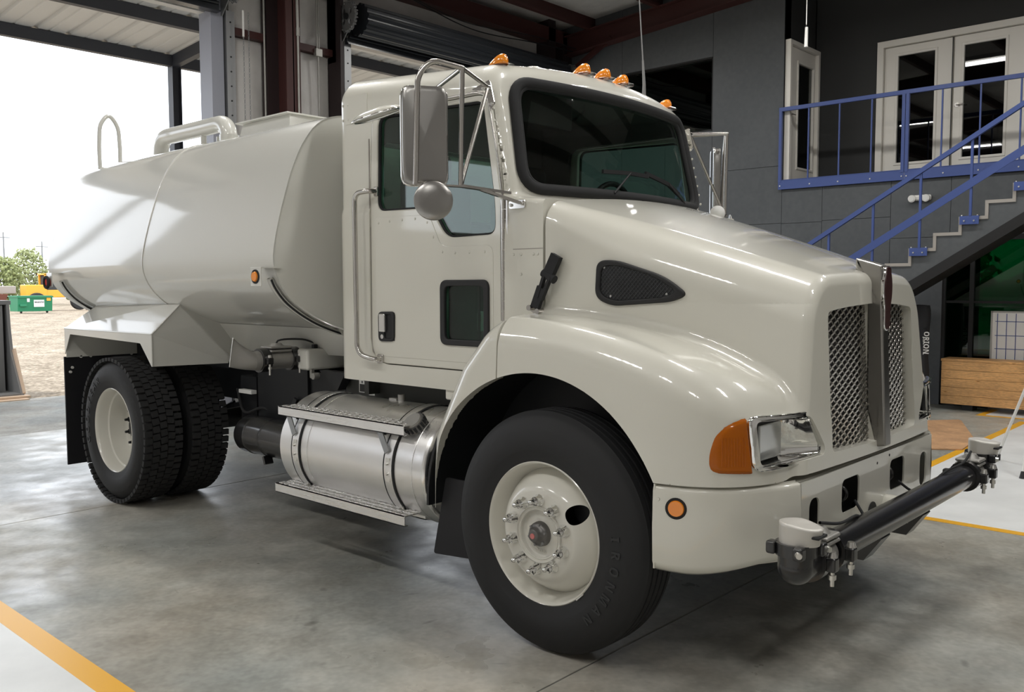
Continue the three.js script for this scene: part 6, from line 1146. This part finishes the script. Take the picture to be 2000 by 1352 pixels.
// --- fuel tank, steps
{
  const yc = 0.612, zc = 0.80, R = 0.292, xl = -2.035, xr = -0.80;
  const g = toX(lathe([[0.001, -0.028], [0.12, -0.026], [0.22, -0.016], [0.268, -0.002], [R - 0.008, 0.008], [R, 0.02], [R, 0.4], [R, 0.8], [R, xr - xl - 0.02], [R - 0.008, xr - xl - 0.008], [0.268, xr - xl + 0.004], [0.001, xr - xl + 0.02]], 96));
  const f = part('fuel_tank', tr(g, xl, yc, zc), MAT.aluminium, truck, 'brushed aluminium cylindrical fuel tank');
  for (const x of [-1.86, -1.06]) {
    const band = (w, r, x0) => toX(lathe([[r, -w / 2], [r + 0.004, -w / 2], [r + 0.004, w / 2], [r, w / 2]], 80)).translate(x0, yc, zc);
    part('tank_strap', band(0.055, R + 0.003, x), MAT.aluminium, f, 'bright tank strap');
    part('strap_pad', [band(0.012, R + 0.002, x + 0.036), band(0.008, R + 0.002, x - 0.034)], MAT.rubber, f, 'black strap lining');
    part('strap_plate', [bar([x, yc + 0.06, zc + Math.sqrt(R * R - 0.0036) + 0.008], [x, yc - 0.06, zc + Math.sqrt(R * R - 0.0036) + 0.008], 0.03, 0.006, [0, 0, 1])], MAT.zinc, f);
    part('strap_bolt', [cyl([x, yc + 0.03, zc + R + 0.002], [x, yc + 0.03, zc + R + 0.018], 0.007, 0.006, 8), cyl([x, yc - 0.02, zc + R + 0.002], [x, yc - 0.02, zc + R + 0.018], 0.007, 0.006, 8)], MAT.zinc, f);
    part('strap_tee', [cyl([x + 0.03, yc - 0.19, zc + 0.235], [x + 0.03, yc - 0.24, zc + 0.215], 0.012, 0.012, 10)], MAT.zinc, f);
    part('step_brace', bar([x - 0.09, 0.805, 1.075], [x - 0.005, 0.70, zc + R + 0.002], 0.032, 0.008, [0, 0.3, 1]), MAT.galvanised, f, 'flat step brace');
  }
  for (const sx of [xl + 0.28, xr - 0.09]) part('tank_seam', toX(lathe([[R + 0.001, -0.004], [R + 0.003, 0], [R + 0.001, 0.004]], 80)).translate(sx, yc, zc), MAT.aluminium, f);
  const ca = 0.72, cp = (o) => [-0.96, yc + Math.cos(ca) * (R + o), zc + Math.sin(ca) * (R + o)];
  const cap = part('fuel_cap', [cyl(cp(-0.01), cp(0.035), 0.058, 0.056, 28)], MAT.hubGray, f, 'round fuel cap');
  part('cap_top', [cyl(cp(0.03), cp(0.045), 0.050, 0.045, 28)], MAT.castAlu, cap, 'pale cap top');
  const nubs = []; for (let k = 0; k < 16; k++) { const a = k / 16 * 2 * PI, c = cp(0.018), u = V(1, 0, 0), w = V(0, -Math.sin(ca), Math.cos(ca)); nubs.push(tr(rbox(0.012, 0.03, 0.012, 0.003), c[0] + 0.057 * Math.cos(a) * u.x, c[1] + 0.057 * Math.sin(a) * w.y, c[2] + 0.057 * Math.sin(a) * w.z, ca, 0, 0)); } part('cap_grip', nubs, MAT.chassis, cap);
  part('vent_valve', [cyl([-1.32, yc + R - 0.005, zc - 0.02], [-1.32, yc + R + 0.035, zc - 0.02], 0.02, 0.02, 12), boxAt(-1.40, -1.34, yc + R - 0.01, yc + R + 0.012, zc - 0.03, zc)], MAT.castAlu, f);
  // perforated steps
  const step = (name, x0, x1, y, z0, z1) => {
    const s = shapeOf(rect(x0, x1, -z1, -z0), 0.004), nx = 24, nz = 3;
    for (let i = 0; i < nx; i++) for (let j = 0; j < nz; j++) { const h = new THREE.Path(), cx = mix(x0 + 0.03, x1 - 0.03, i / (nx - 1)) + (j % 2 ? 0.008 : 0), cz = mix(z0 + 0.028, z1 - 0.028, j / (nz - 1)); if (cx > x1 - 0.02) continue; h.absellipse(cx, -cz, 0.0145, 0.0145, 0, 2 * PI); s.holes.push(h); }
    const g = tr(slab(s, 0.005, 0, 6), 0, y - 0.005, 0, -PI / 2, 0, 0);
    const st = part(name, [g, boxAt(x0, x1, y - 0.052, y, z1 - 0.004, z1), boxAt(x0, x1, y - 0.04, y, z0, z0 + 0.004), boxAt(x0, x1, y - 0.052, y - 0.048, z1 - 0.02, z1)], MAT.aluminium, truck, 'perforated aluminium step');
    const rims = []; for (let i = 0; i < nx; i++) for (let j = 0; j < nz; j++) { const cx = mix(x0 + 0.03, x1 - 0.03, i / (nx - 1)) + (j % 2 ? 0.008 : 0), cz = mix(z0 + 0.028, z1 - 0.028, j / (nz - 1)); if (cx > x1 - 0.02) continue; rims.push(tr(new THREE.TorusGeometry(0.0155, 0.0025, 4, 14), cx, y + 0.001, cz, PI / 2)); }
    part('step_rims', rims, MAT.aluminium, st, null, 'stuff');
    part('step_bolt', [cyl([x0 + 0.12, y - 0.07, z1 - 0.05], [x0 + 0.12, y - 0.045, z1 - 0.05], 0.01, 0.01, 8), cyl([x1 - 0.2, y - 0.07, z1 - 0.05], [x1 - 0.2, y - 0.045, z1 - 0.05], 0.01, 0.01, 8)], MAT.chassis, st);
    return st;
  };
  step('lower_step', -2.035, -0.915, 0.408, 0.975, 1.115);
  step('upper_step', -2.03, -0.945, 0.845, 0.93, 1.09);
}
// --- black exhaust or air canister behind the fuel tank
part('air_canister', [tr(toX(lathe([[0.001, -0.03], [0.08, -0.026], [0.112, -0.01], [0.122, 0.012], [0.122, 0.10], [0.126, 0.105], [0.126, 0.12], [0.122, 0.125], [0.122, 0.29], [0.126, 0.295], [0.126, 0.305], [0.122, 0.31], [0.122, 0.9]], 48)), -2.93, 0.545, 0.735), bar([-2.62, 0.44, 0.80], [-2.60, 0.39, 0.80], 0.06, 0.02, [1, 0, 0])], MAT.blackPaint, truck, 'glossy black cylindrical canister');
// --- white rectangular reservoir and side spray nozzle
{
  const r = part('reservoir', rbox(0.115, 0.132, 1.35, 0.018, -2.286, 1.073, 0.075, 3), MAT.tankPaint, truck, 'white rectangular reservoir tube');
  part('bracket', poly([[-2.18, 1.01, 0.70], [-1.92, 1.01, 0.70], [-2.0, 0.90, 0.70], [-2.18, 1.01, 0.64], [-1.92, 1.01, 0.64], [-2.0, 0.90, 0.64]], [[0, 2, 1], [3, 4, 5], [0, 1, 4, 3], [1, 2, 5, 4], [2, 0, 3, 5]]), MAT.chassis, r);
  part('fitting', [cyl([-2.19, 0.975, 0.70], [-2.19, 0.975, 0.74], 0.02, 0.02, 12), boxAt(-2.25, -2.23, 0.96, 1.02, 0.70, 0.72)], MAT.castAlu, r);
  const X = -2.40, Yc = 1.075;
  const n = part('side_nozzle', [cyl([X, Yc, 0.985], [X, Yc, 1.02], 0.060, 0.056, 24)], MAT.castAlu, truck, 'grey cast fan-shaped side spray nozzle');
  const lip = (a) => [X - 0.004 + 0.007 * Math.cos(a), 1.134 + 0.086 * Math.sin(a), 1.158 - 0.014 * Math.sin(a) + 0.004 * Math.cos(a)];
  part('fan_body', grid(32, 8, (u, v) => { const a = u * 2 * PI, q = lip(a), p = [X + 0.055 * Math.cos(a), Yc + 0.056 * Math.sin(a), 1.015]; return [mix(p[0], q[0], sstep(0, 1, v) * 0.6 + v * 0.4), mix(p[1], q[1], v * v * 0.5 + v * 0.5), mix(p[2], q[2], v)]; }), MAT.castAlu, n);
  part('fan_lip', new THREE.TubeGeometry(new THREE.CatmullRomCurve3(Array.from({ length: 24 }, (_, k) => V(...lip(k / 24 * 2 * PI))), true), 60, 0.003, 6, true), MAT.zinc, n);
  for (const z of [0.955, 0.745]) { part('clamp', [cyl([X, Yc, z - 0.028], [X, Yc, z + 0.028], 0.073, 0.073, 28), rbox(0.03, 0.04, 0.045, 0.008, X + 0.08, Yc, z)], MAT.blackPaint, n, 'black pipe clamp'); part('clamp_bolt', [cyl([X + 0.082, Yc - 0.085, z], [X + 0.082, Yc + 0.03, z], 0.007, 0.007, 8), cyl([X + 0.082, Yc + 0.02, z], [X + 0.082, Yc + 0.036, z], 0.013, 0.011, 10), cyl([X + 0.082, Yc - 0.05, z], [X + 0.082, Yc - 0.036, z], 0.012, 0.012, 6)], MAT.zinc, n); }
  part('valve_body', [cyl([X, Yc, 0.93], [X, Yc, 0.77], 0.060, 0.060, 28), rbox(0.12, 0.016, 0.15, 0.008, X, Yc + 0.055, 0.855), rbox(0.12, 0.014, 0.15, 0.008, X, Yc + 0.076, 0.855), cyl([X, Yc + 0.08, 0.855], [X, Yc + 0.10, 0.855], 0.05, 0.03, 24)], MAT.castAlu, n, 'grey cast valve body');
  part('feed_pipe', cyl([X, Yc, 0.73], [X, Yc, 0.2], 0.055, 0.055, 24), MAT.blackPaint, n);
  part('air_line', spline([[X, Yc + 0.10, 0.855], [X + 0.01, 1.19, 0.85], [-2.32, 1.195, 0.72], [-2.28, 1.165, 0.62], [-2.2, 1.21, 0.5], [-1.9, 1.22, 0.45]], 0.006, 40, 6), MAT.rubber, n);
  part('line_clip', [rbox(0.05, 0.02, 0.03, 0.005, -2.28, 1.15, 0.60), rbox(0.03, 0.025, 0.03, 0.005, -2.28, 1.15, 0.66)], MAT.chassis, n);
}
// --- front spray bar
{
  const x = 1.058, y = 0.578, r = 0.056;
  const b = part('spray_bar', [cyl([x, y, -0.80], [x, y, 0.80], r, r, 40)], MAT.blackPaint, truck, 'glossy black spray bar pipe');
  for (const z of [0.25, -0.25]) part('bar_mount', poly([[0.86, 0.53, z + 0.05], [1.04, 0.53, z + 0.05], [1.06, 0.50, z + 0.05], [0.99, 0.40, z + 0.05], [0.90, 0.40, z + 0.05], [0.86, 0.53, z - 0.05], [1.04, 0.53, z - 0.05], [1.06, 0.50, z - 0.05], [0.99, 0.40, z - 0.05], [0.90, 0.40, z - 0.05]], [[0, 4, 3, 2, 1], [5, 6, 7, 8, 9], [0, 1, 6, 5], [1, 2, 7, 6], [2, 3, 8, 7], [3, 4, 9, 8], [4, 0, 5, 9]]), MAT.blackPaint, b, 'black bar mounting bracket');
  for (const s of [1, -1]) {
    const Z = (v) => s * v;
    const n = part('nozzle_assembly', [cyl([x, y, Z(0.86)], [x, y, Z(0.96)], 0.056, 0.056, 28), rbox(0.115, 0.014, 0.115, 0.01, x, y + 0.052, Z(0.905)), rbox(0.115, 0.016, 0.115, 0.01, x, y + 0.072, Z(0.905)), cyl([x, y + 0.078, Z(0.905)], [x, y + 0.10, Z(0.905)], 0.042, 0.026, 24), rbox(0.09, 0.07, 0.10, 0.02, x, y - 0.02, Z(0.905))], MAT.castAlu, truck, 'grey cast spray valve');
    const clampG = (zz) => [cyl([x, y, Z(zz - 0.022)], [x, y, Z(zz + 0.022)], 0.074, 0.074, 28), rbox(0.035, 0.05, 0.04, 0.008, x + 0.085, y, Z(zz)), rbox(0.035, 0.05, 0.04, 0.008, x - 0.085, y, Z(zz))];
    part('pipe_clamp', [...clampG(0.825), ...clampG(0.985)], MAT.blackPaint, n, 'black bolted pipe clamp');
    for (const zz of [0.825, 0.985]) part('clamp_bolt', [cyl([x + 0.085, y - 0.075, Z(zz)], [x + 0.085, y + 0.04, Z(zz)], 0.008, 0.008, 8), cyl([x + 0.085, y + 0.025, Z(zz)], [x + 0.085, y + 0.044, Z(zz)], 0.018, 0.012, 12), cyl([x + 0.085, y - 0.052, Z(zz)], [x + 0.085, y - 0.036, Z(zz)], 0.014, 0.014, 6)], MAT.zinc, n, 'bright clamp bolt');
    const ez = 1.08;
    part('elbow', [pipe([[x, y, Z(0.98)], [x, y, Z(ez)], [x, y + 0.04, Z(ez)]], 0.060, 0.07, 40, 24), tr(new THREE.SphereGeometry(0.061, 24, 16), x, y - 0.002, Z(ez)), cyl([x, y - 0.01, Z(ez)], [x, y + 0.05, Z(ez)], 0.060, 0.060, 28)], MAT.blackPaint, n, 'black elbow');
    const ty = y + 0.063;
    const ear = (dx, dz) => tr(rbox(0.035, 0.045, 0.04, 0.01), x + dx, ty, Z(ez) + dz);
    part('nozzle_clamp', [cyl([x, ty - 0.022, Z(ez)], [x, ty + 0.02, Z(ez)], 0.070, 0.070, 32), ear(0.068, Z(-0.04)), ear(-0.068, Z(0.04)), ear(0.04, Z(0.066))], MAT.blackPaint, n, 'black nozzle clamp');
    part('clamp_bolt', [cyl([x + 0.082, ty, Z(ez - 0.052)], [x + 0.096, ty, Z(ez - 0.048)], 0.013, 0.010, 12), cyl([x + 0.045, ty, Z(ez + 0.083)], [x + 0.052, ty, Z(ez + 0.094)], 0.013, 0.010, 12)], MAT.zinc, n, 'bright clamp bolt');
    // spray head: a round body whose top slopes down to a flat slotted lip
    const hg = grid(48, 12, (u, v) => { const a = u * 2 * PI, c = Math.cos(a), sn = Math.sin(a), w = v < 0.6 ? v / 0.6 : 1, k = v < 0.6 ? 1 : mix(1, 0, (v - 0.6) / 0.4), lip = sstep(-0.2, 1, c), rx = 0.058 * k + 0.020 * lip * k, top = 0.072 - 0.012 * lip * k - 0.004 * (1 - k); return [x + rx * c + 0.012 * (v < 0.6 ? w : 1) * lip * k, ty + 0.018 + top * w, Z(ez) + 0.058 * k * sn]; });
    const hd = part('spray_head', hg, MAT.castPale, n, 'pale cast spray head with a flat slot');
    part('slot', tr(rbox(0.03, 0.010, 0.07, 0.003), x + 0.077, ty + 0.052, Z(ez)), MAT.chassis, hd);
    part('control_cable', spline([[0.93, 0.63, Z(0.25)], [0.99, 0.58, Z(0.30)], [1.05, 0.645, Z(0.55)], [1.07, 0.66, Z(0.75)], [1.06, 0.69, Z(0.90)]], 0.006, 40, 6), MAT.rubber, n, 'thin black cable');
  }
}
// --- wheels
const arcText = (s, size, R, mid, z, step, depth = 0.003) => [...s].map((ch, k) => { const a = mid - (k - (s.length - 1) / 2) * step, g = lettering(ch, size, depth); g.computeBoundingBox(); const w = g.boundingBox.max.x - g.boundingBox.min.x; return tr(tr(g, -w / 2 - g.boundingBox.min.x, -size / 2, 0), R * Math.cos(a), R * Math.sin(a), z, 0, 0, a - PI / 2); });
function tireProfile(R, w, grooves, gd) {
  const c = -w / 2 + 0.022, p = [[0.288, 0.0], [0.300, 0.006], [0.320, 0.013], [0.345, 0.019], [0.348, 0.0205], [0.40, 0.022], [0.405, 0.0205], [0.432, 0.019], [0.436, 0.0172], [R - 0.052, 0.010], [R - 0.048, 0.0075], [R - 0.030, -0.003], [R - 0.016, -0.016], [R - 0.008, -0.030]];
  const half = [...p]; const z1 = -0.034, z2 = 2 * c - z1; half.push([R - 0.004, z1]);
  for (const g of grooves) { const zz = mix(z1, z2, g); half.push([R - 0.001, zz + 0.006], [R - gd, zz + 0.004], [R - gd, zz - 0.004], [R - 0.001, zz - 0.006]); }
  half.push([R - 0.004, z2]);
  for (const [r, z] of p.slice().reverse()) half.push([r, 2 * c - z]);
  return half;
}
function wheel(x, y, z, flip, kind) {
  const M = (g) => { let o = clean(Array.isArray(g) ? join(g) : g).translate(x, y, z); return flip ? mirrorZ(o) : o; };
  const front = kind === 'front', R = front ? 0.507 : 0.515;
  const G = new THREE.Group(); G.name = front ? 'front_wheel' : kind === 'inner' ? 'inner_rear_wheel' : 'outer_rear_wheel'; truck.add(G);
  const tg = toCreasedNormals(clean(toZ(lathe(front ? tireProfile(R, 0.275, [0.17, 0.39, 0.61, 0.83], 0.012) : tireProfile(R - 0.016, 0.275, [], 0), 128))), 0.55);
  part('tire', M(tg), MAT.tire, G, front ? 'black ribbed steer tire' : 'black lugged drive tire');
  if (front) {
    if (!flip) part('tire_lettering', M(arcText('IRONMAN', 0.040, 0.388, -0.36, 0.0205, 0.165, 0.0045)), MAT.tireText, G, 'raised sidewall lettering');
  } else {
    const lug = []; const n = 62, c = -0.275 / 2 + 0.022;
    for (let k = 0; k < n; k++) {
      const a = k / n * 2 * PI;
      for (const [dz, w, l, sh, hh] of [[0.106, 0.054, 0.038, 0, 0.024], [0.052, 0.047, 0.043, 0.5, 0.017], [0.0, 0.047, 0.043, 0, 0.017], [-0.052, 0.047, 0.043, 0.5, 0.017], [-0.106, 0.054, 0.038, 0.0, 0.024]]) {
        const aa = a + sh * 2 * PI / n, rot = Math.abs(dz) > 0.1 ? 0 : 0.12 * Math.sign(dz || 1);
        const b = tr(new THREE.BoxGeometry(l, hh, w), 0, 0, 0, 0, rot, 0), edge = Math.abs(dz) > 0.1;
        lug.push(tr(tr(b, 0, R - hh / 2 + 0.001 - (edge ? 0.004 : 0), c + dz), 0, 0, 0, 0, 0, aa));
      }
    }
    part('tread_lugs', M(lug), MAT.tread, G, null, 'stuff');
    if (kind === 'outer') part('tire_lettering', M(arcText('GOODYEAR', 0.052, 0.388, 2.75, 0.0205, 0.19, 0.0045)), MAT.tireText, G, 'raised sidewall lettering');
  }
  if (front) {
    const rim = toCreasedNormals(clean(toZ(lathe([[0.289, -0.03], [0.2985, -0.004], [0.2985, 0.004], [0.294, 0.008], [0.289, 0.004], [0.284, -0.012], [0.279, -0.030], [0.270, -0.058], [0.262, -0.070], [0.258, -0.085]], 96))), 0.7);
    const rm = part('rim', M(rim), MAT.wheelPaint, G, 'ivory steel rim');
    // convex disc with one hand hole
    const hole = [0.205 * Math.cos(0.54), 0.205 * Math.sin(0.54)], prof = (r) => r > 0.175 ? mix(0.020, -0.082, ((r - 0.175) / (0.262 - 0.175)) ** 1.7) : 0.020;
    const pos = [], NR = 60, NA = 180, V2 = (i, j) => { const r = mix(0.098, 0.262, i / NR), a = j / NA * 2 * PI; return [r * Math.cos(a), r * Math.sin(a), prof(r)]; };
    const snap = (p) => { const dx = p[0] - hole[0], dy = p[1] - hole[1], d = Math.hypot(dx, dy); if (d < 0.0405 && d > 0.0345) { const k = 0.0375 / d, q = [hole[0] + dx * k, hole[1] + dy * k]; return [q[0], q[1], prof(Math.hypot(...q))]; } return p; };
    const idx = [], vs = []; for (let i = 0; i <= NR; i++) for (let j = 0; j < NA; j++) { vs.push(V2(i, j)); }
    const inHole = (p) => Math.hypot(p[0] - hole[0], p[1] - hole[1]) < 0.0375;
    const vi = vs.map(p => { if (!inHole(p)) return p; return p; });
    for (let i = 0; i < NR; i++) for (let j = 0; j < NA; j++) { const a = i * NA + j, b = i * NA + (j + 1) % NA, c = a + NA, d = b + NA; const t = [a, b, c, d].filter(k => inHole(vs[k])).length; if (t === 4) continue; idx.push(a, c, d, a, d, b); }
    for (let k = 0; k < vs.length; k++) if (inHole(vs[k])) { const dx = vs[k][0] - hole[0], dy = vs[k][1] - hole[1], d = Math.hypot(dx, dy) || 1, f = 0.0375 / d, q = [hole[0] + dx * f, hole[1] + dy * f]; vs[k] = [q[0], q[1], prof(Math.hypot(...q))]; }
    for (const p of vs) pos.push(...p);
    const dg = new THREE.BufferGeometry(); dg.setAttribute('position', new THREE.Float32BufferAttribute(pos, 3)); dg.setIndex(idx); dg.computeVertexNormals();
    part('wheel_disc', M(dg), MAT.wheelPaint, G, 'ivory convex wheel disc with one hand hole');
    part('hole_rim', M(cyl([hole[0], hole[1], -0.085], [hole[0], hole[1], -0.06], 0.052, 0.052, 32)), MAT.chassis, G);
    part('brake_drum', M(cyl([0, 0, -0.2], [0, 0, -0.1], 0.255, 0.255, 40)), MAT.chassis, G);
    part('hub', M([toZ(lathe([[0.001, 0.005], [0.045, 0.006], [0.088, 0.000], [0.096, 0.006], [0.100, 0.022], [0.104, 0.022], [0.108, 0.012]], 64)), toZ(lathe([[0.112, 0.019], [0.114, 0.027], [0.118, 0.027], [0.120, 0.019]], 64))]), MAT.wheelPaint, G, 'ivory hub face');
    part('hub_text', M(arcText('CONMET', 0.014, 0.072, -1.9, 0.005, 0.2, 0.002)), MAT.wheelPaint, G);
    const cp = part('hub_cap', M(toZ(lathe([[0.001, 0.060], [0.022, 0.060], [0.027, 0.054], [0.029, 0.038], [0.040, 0.034], [0.050, 0.024], [0.052, 0.005]], 40))), MAT.hubGray, G, 'grey oil cap with a pink plug');
    part('plug', M(cyl([0, 0, 0.058], [0, 0, 0.063], 0.012, 0.011, 20)), MAT.pinkCap, cp);
    part('cap_bolt', M(Array.from({ length: 6 }, (_, k) => { const a = k * PI / 3 + 0.3; return cyl([0.043 * Math.cos(a), 0.043 * Math.sin(a), 0.02], [0.043 * Math.cos(a), 0.043 * Math.sin(a), 0.036], 0.006, 0.006, 6); })), MAT.dullMetal, cp);
    for (let k = 0; k < 10; k++) { const a = (k + 0.45) / 10 * 2 * PI, X = 0.1429 * Math.cos(a), Y = 0.1429 * Math.sin(a); part('lug_nut', M([toZ(lathe([[0.0265, 0.020], [0.0265, 0.028], [0.022, 0.034], [0.0205, 0.052], [0.017, 0.060], [0.0115, 0.066], [0.011, 0.078], [0.0075, 0.085], [0.001, 0.087]], 12)).translate(X, Y, 0), cyl([X, Y, 0.030], [X, Y, 0.050], 0.0225, 0.0225, 6)]), MAT.chrome, G, 'chrome capped lug nut'); }
    if (!flip) part('balance_weight', M(tr(rbox(0.006, 0.05, 0.008, 0.003), 0.3 * Math.cos(-0.82), 0.3 * Math.sin(-0.82), 0.008, 0, 0, -0.82)), MAT.zinc, G);
  } else {
    const rim = toCreasedNormals(clean(toZ(lathe([[0.289, -0.03], [0.2985, -0.004], [0.2985, 0.004], [0.294, 0.008], [0.289, 0.003], [0.282, -0.015], [0.276, -0.045], [0.272, -0.075], [0.262, -0.082], [0.258, -0.12], [0.256, -0.19], [0.246, -0.205], [0.232, -0.212], [0.220, -0.205], [0.20, -0.195], [0.185, -0.192], [0.115, -0.192], [0.112, -0.21]], 96))), 0.8);
    part('rim', M(rim), MAT.wheelPaint, G, 'ivory dished steel rim');
    part('brake_drum', M(cyl([0, 0, -0.27], [0, 0, -0.205], 0.2, 0.2, 32)), MAT.chassis, G);
    if (kind === 'outer') {
      part('hub', M(toZ(lathe([[0.001, -0.13], [0.05, -0.132], [0.075, -0.14], [0.08, -0.16], [0.108, -0.165], [0.11, -0.20]], 40))), MAT.chassis, G, 'black axle hub');
      for (let k = 0; k < 10; k++) { const a = (k + 0.5) / 10 * 2 * PI, X = 0.1429 * Math.cos(a), Y = 0.1429 * Math.sin(a); part('lug_nut', M([cyl([X, Y, -0.195], [X, Y, -0.165], 0.02, 0.018, 6), cyl([X, Y, -0.17], [X, Y, -0.14], 0.011, 0.009, 10)]), MAT.chassis, G, 'black lug nut'); }
    }
  }
}
for (const f of [false, true]) { wheel(0, 0.507, 1.16, f, 'front'); wheel(-3.911, 0.515, 1.21, f, 'outer'); wheel(-3.911, 0.515, 0.865, f, 'inner'); }
scene.updateMatrixWorld(true);
renderer.render(scene, camera);
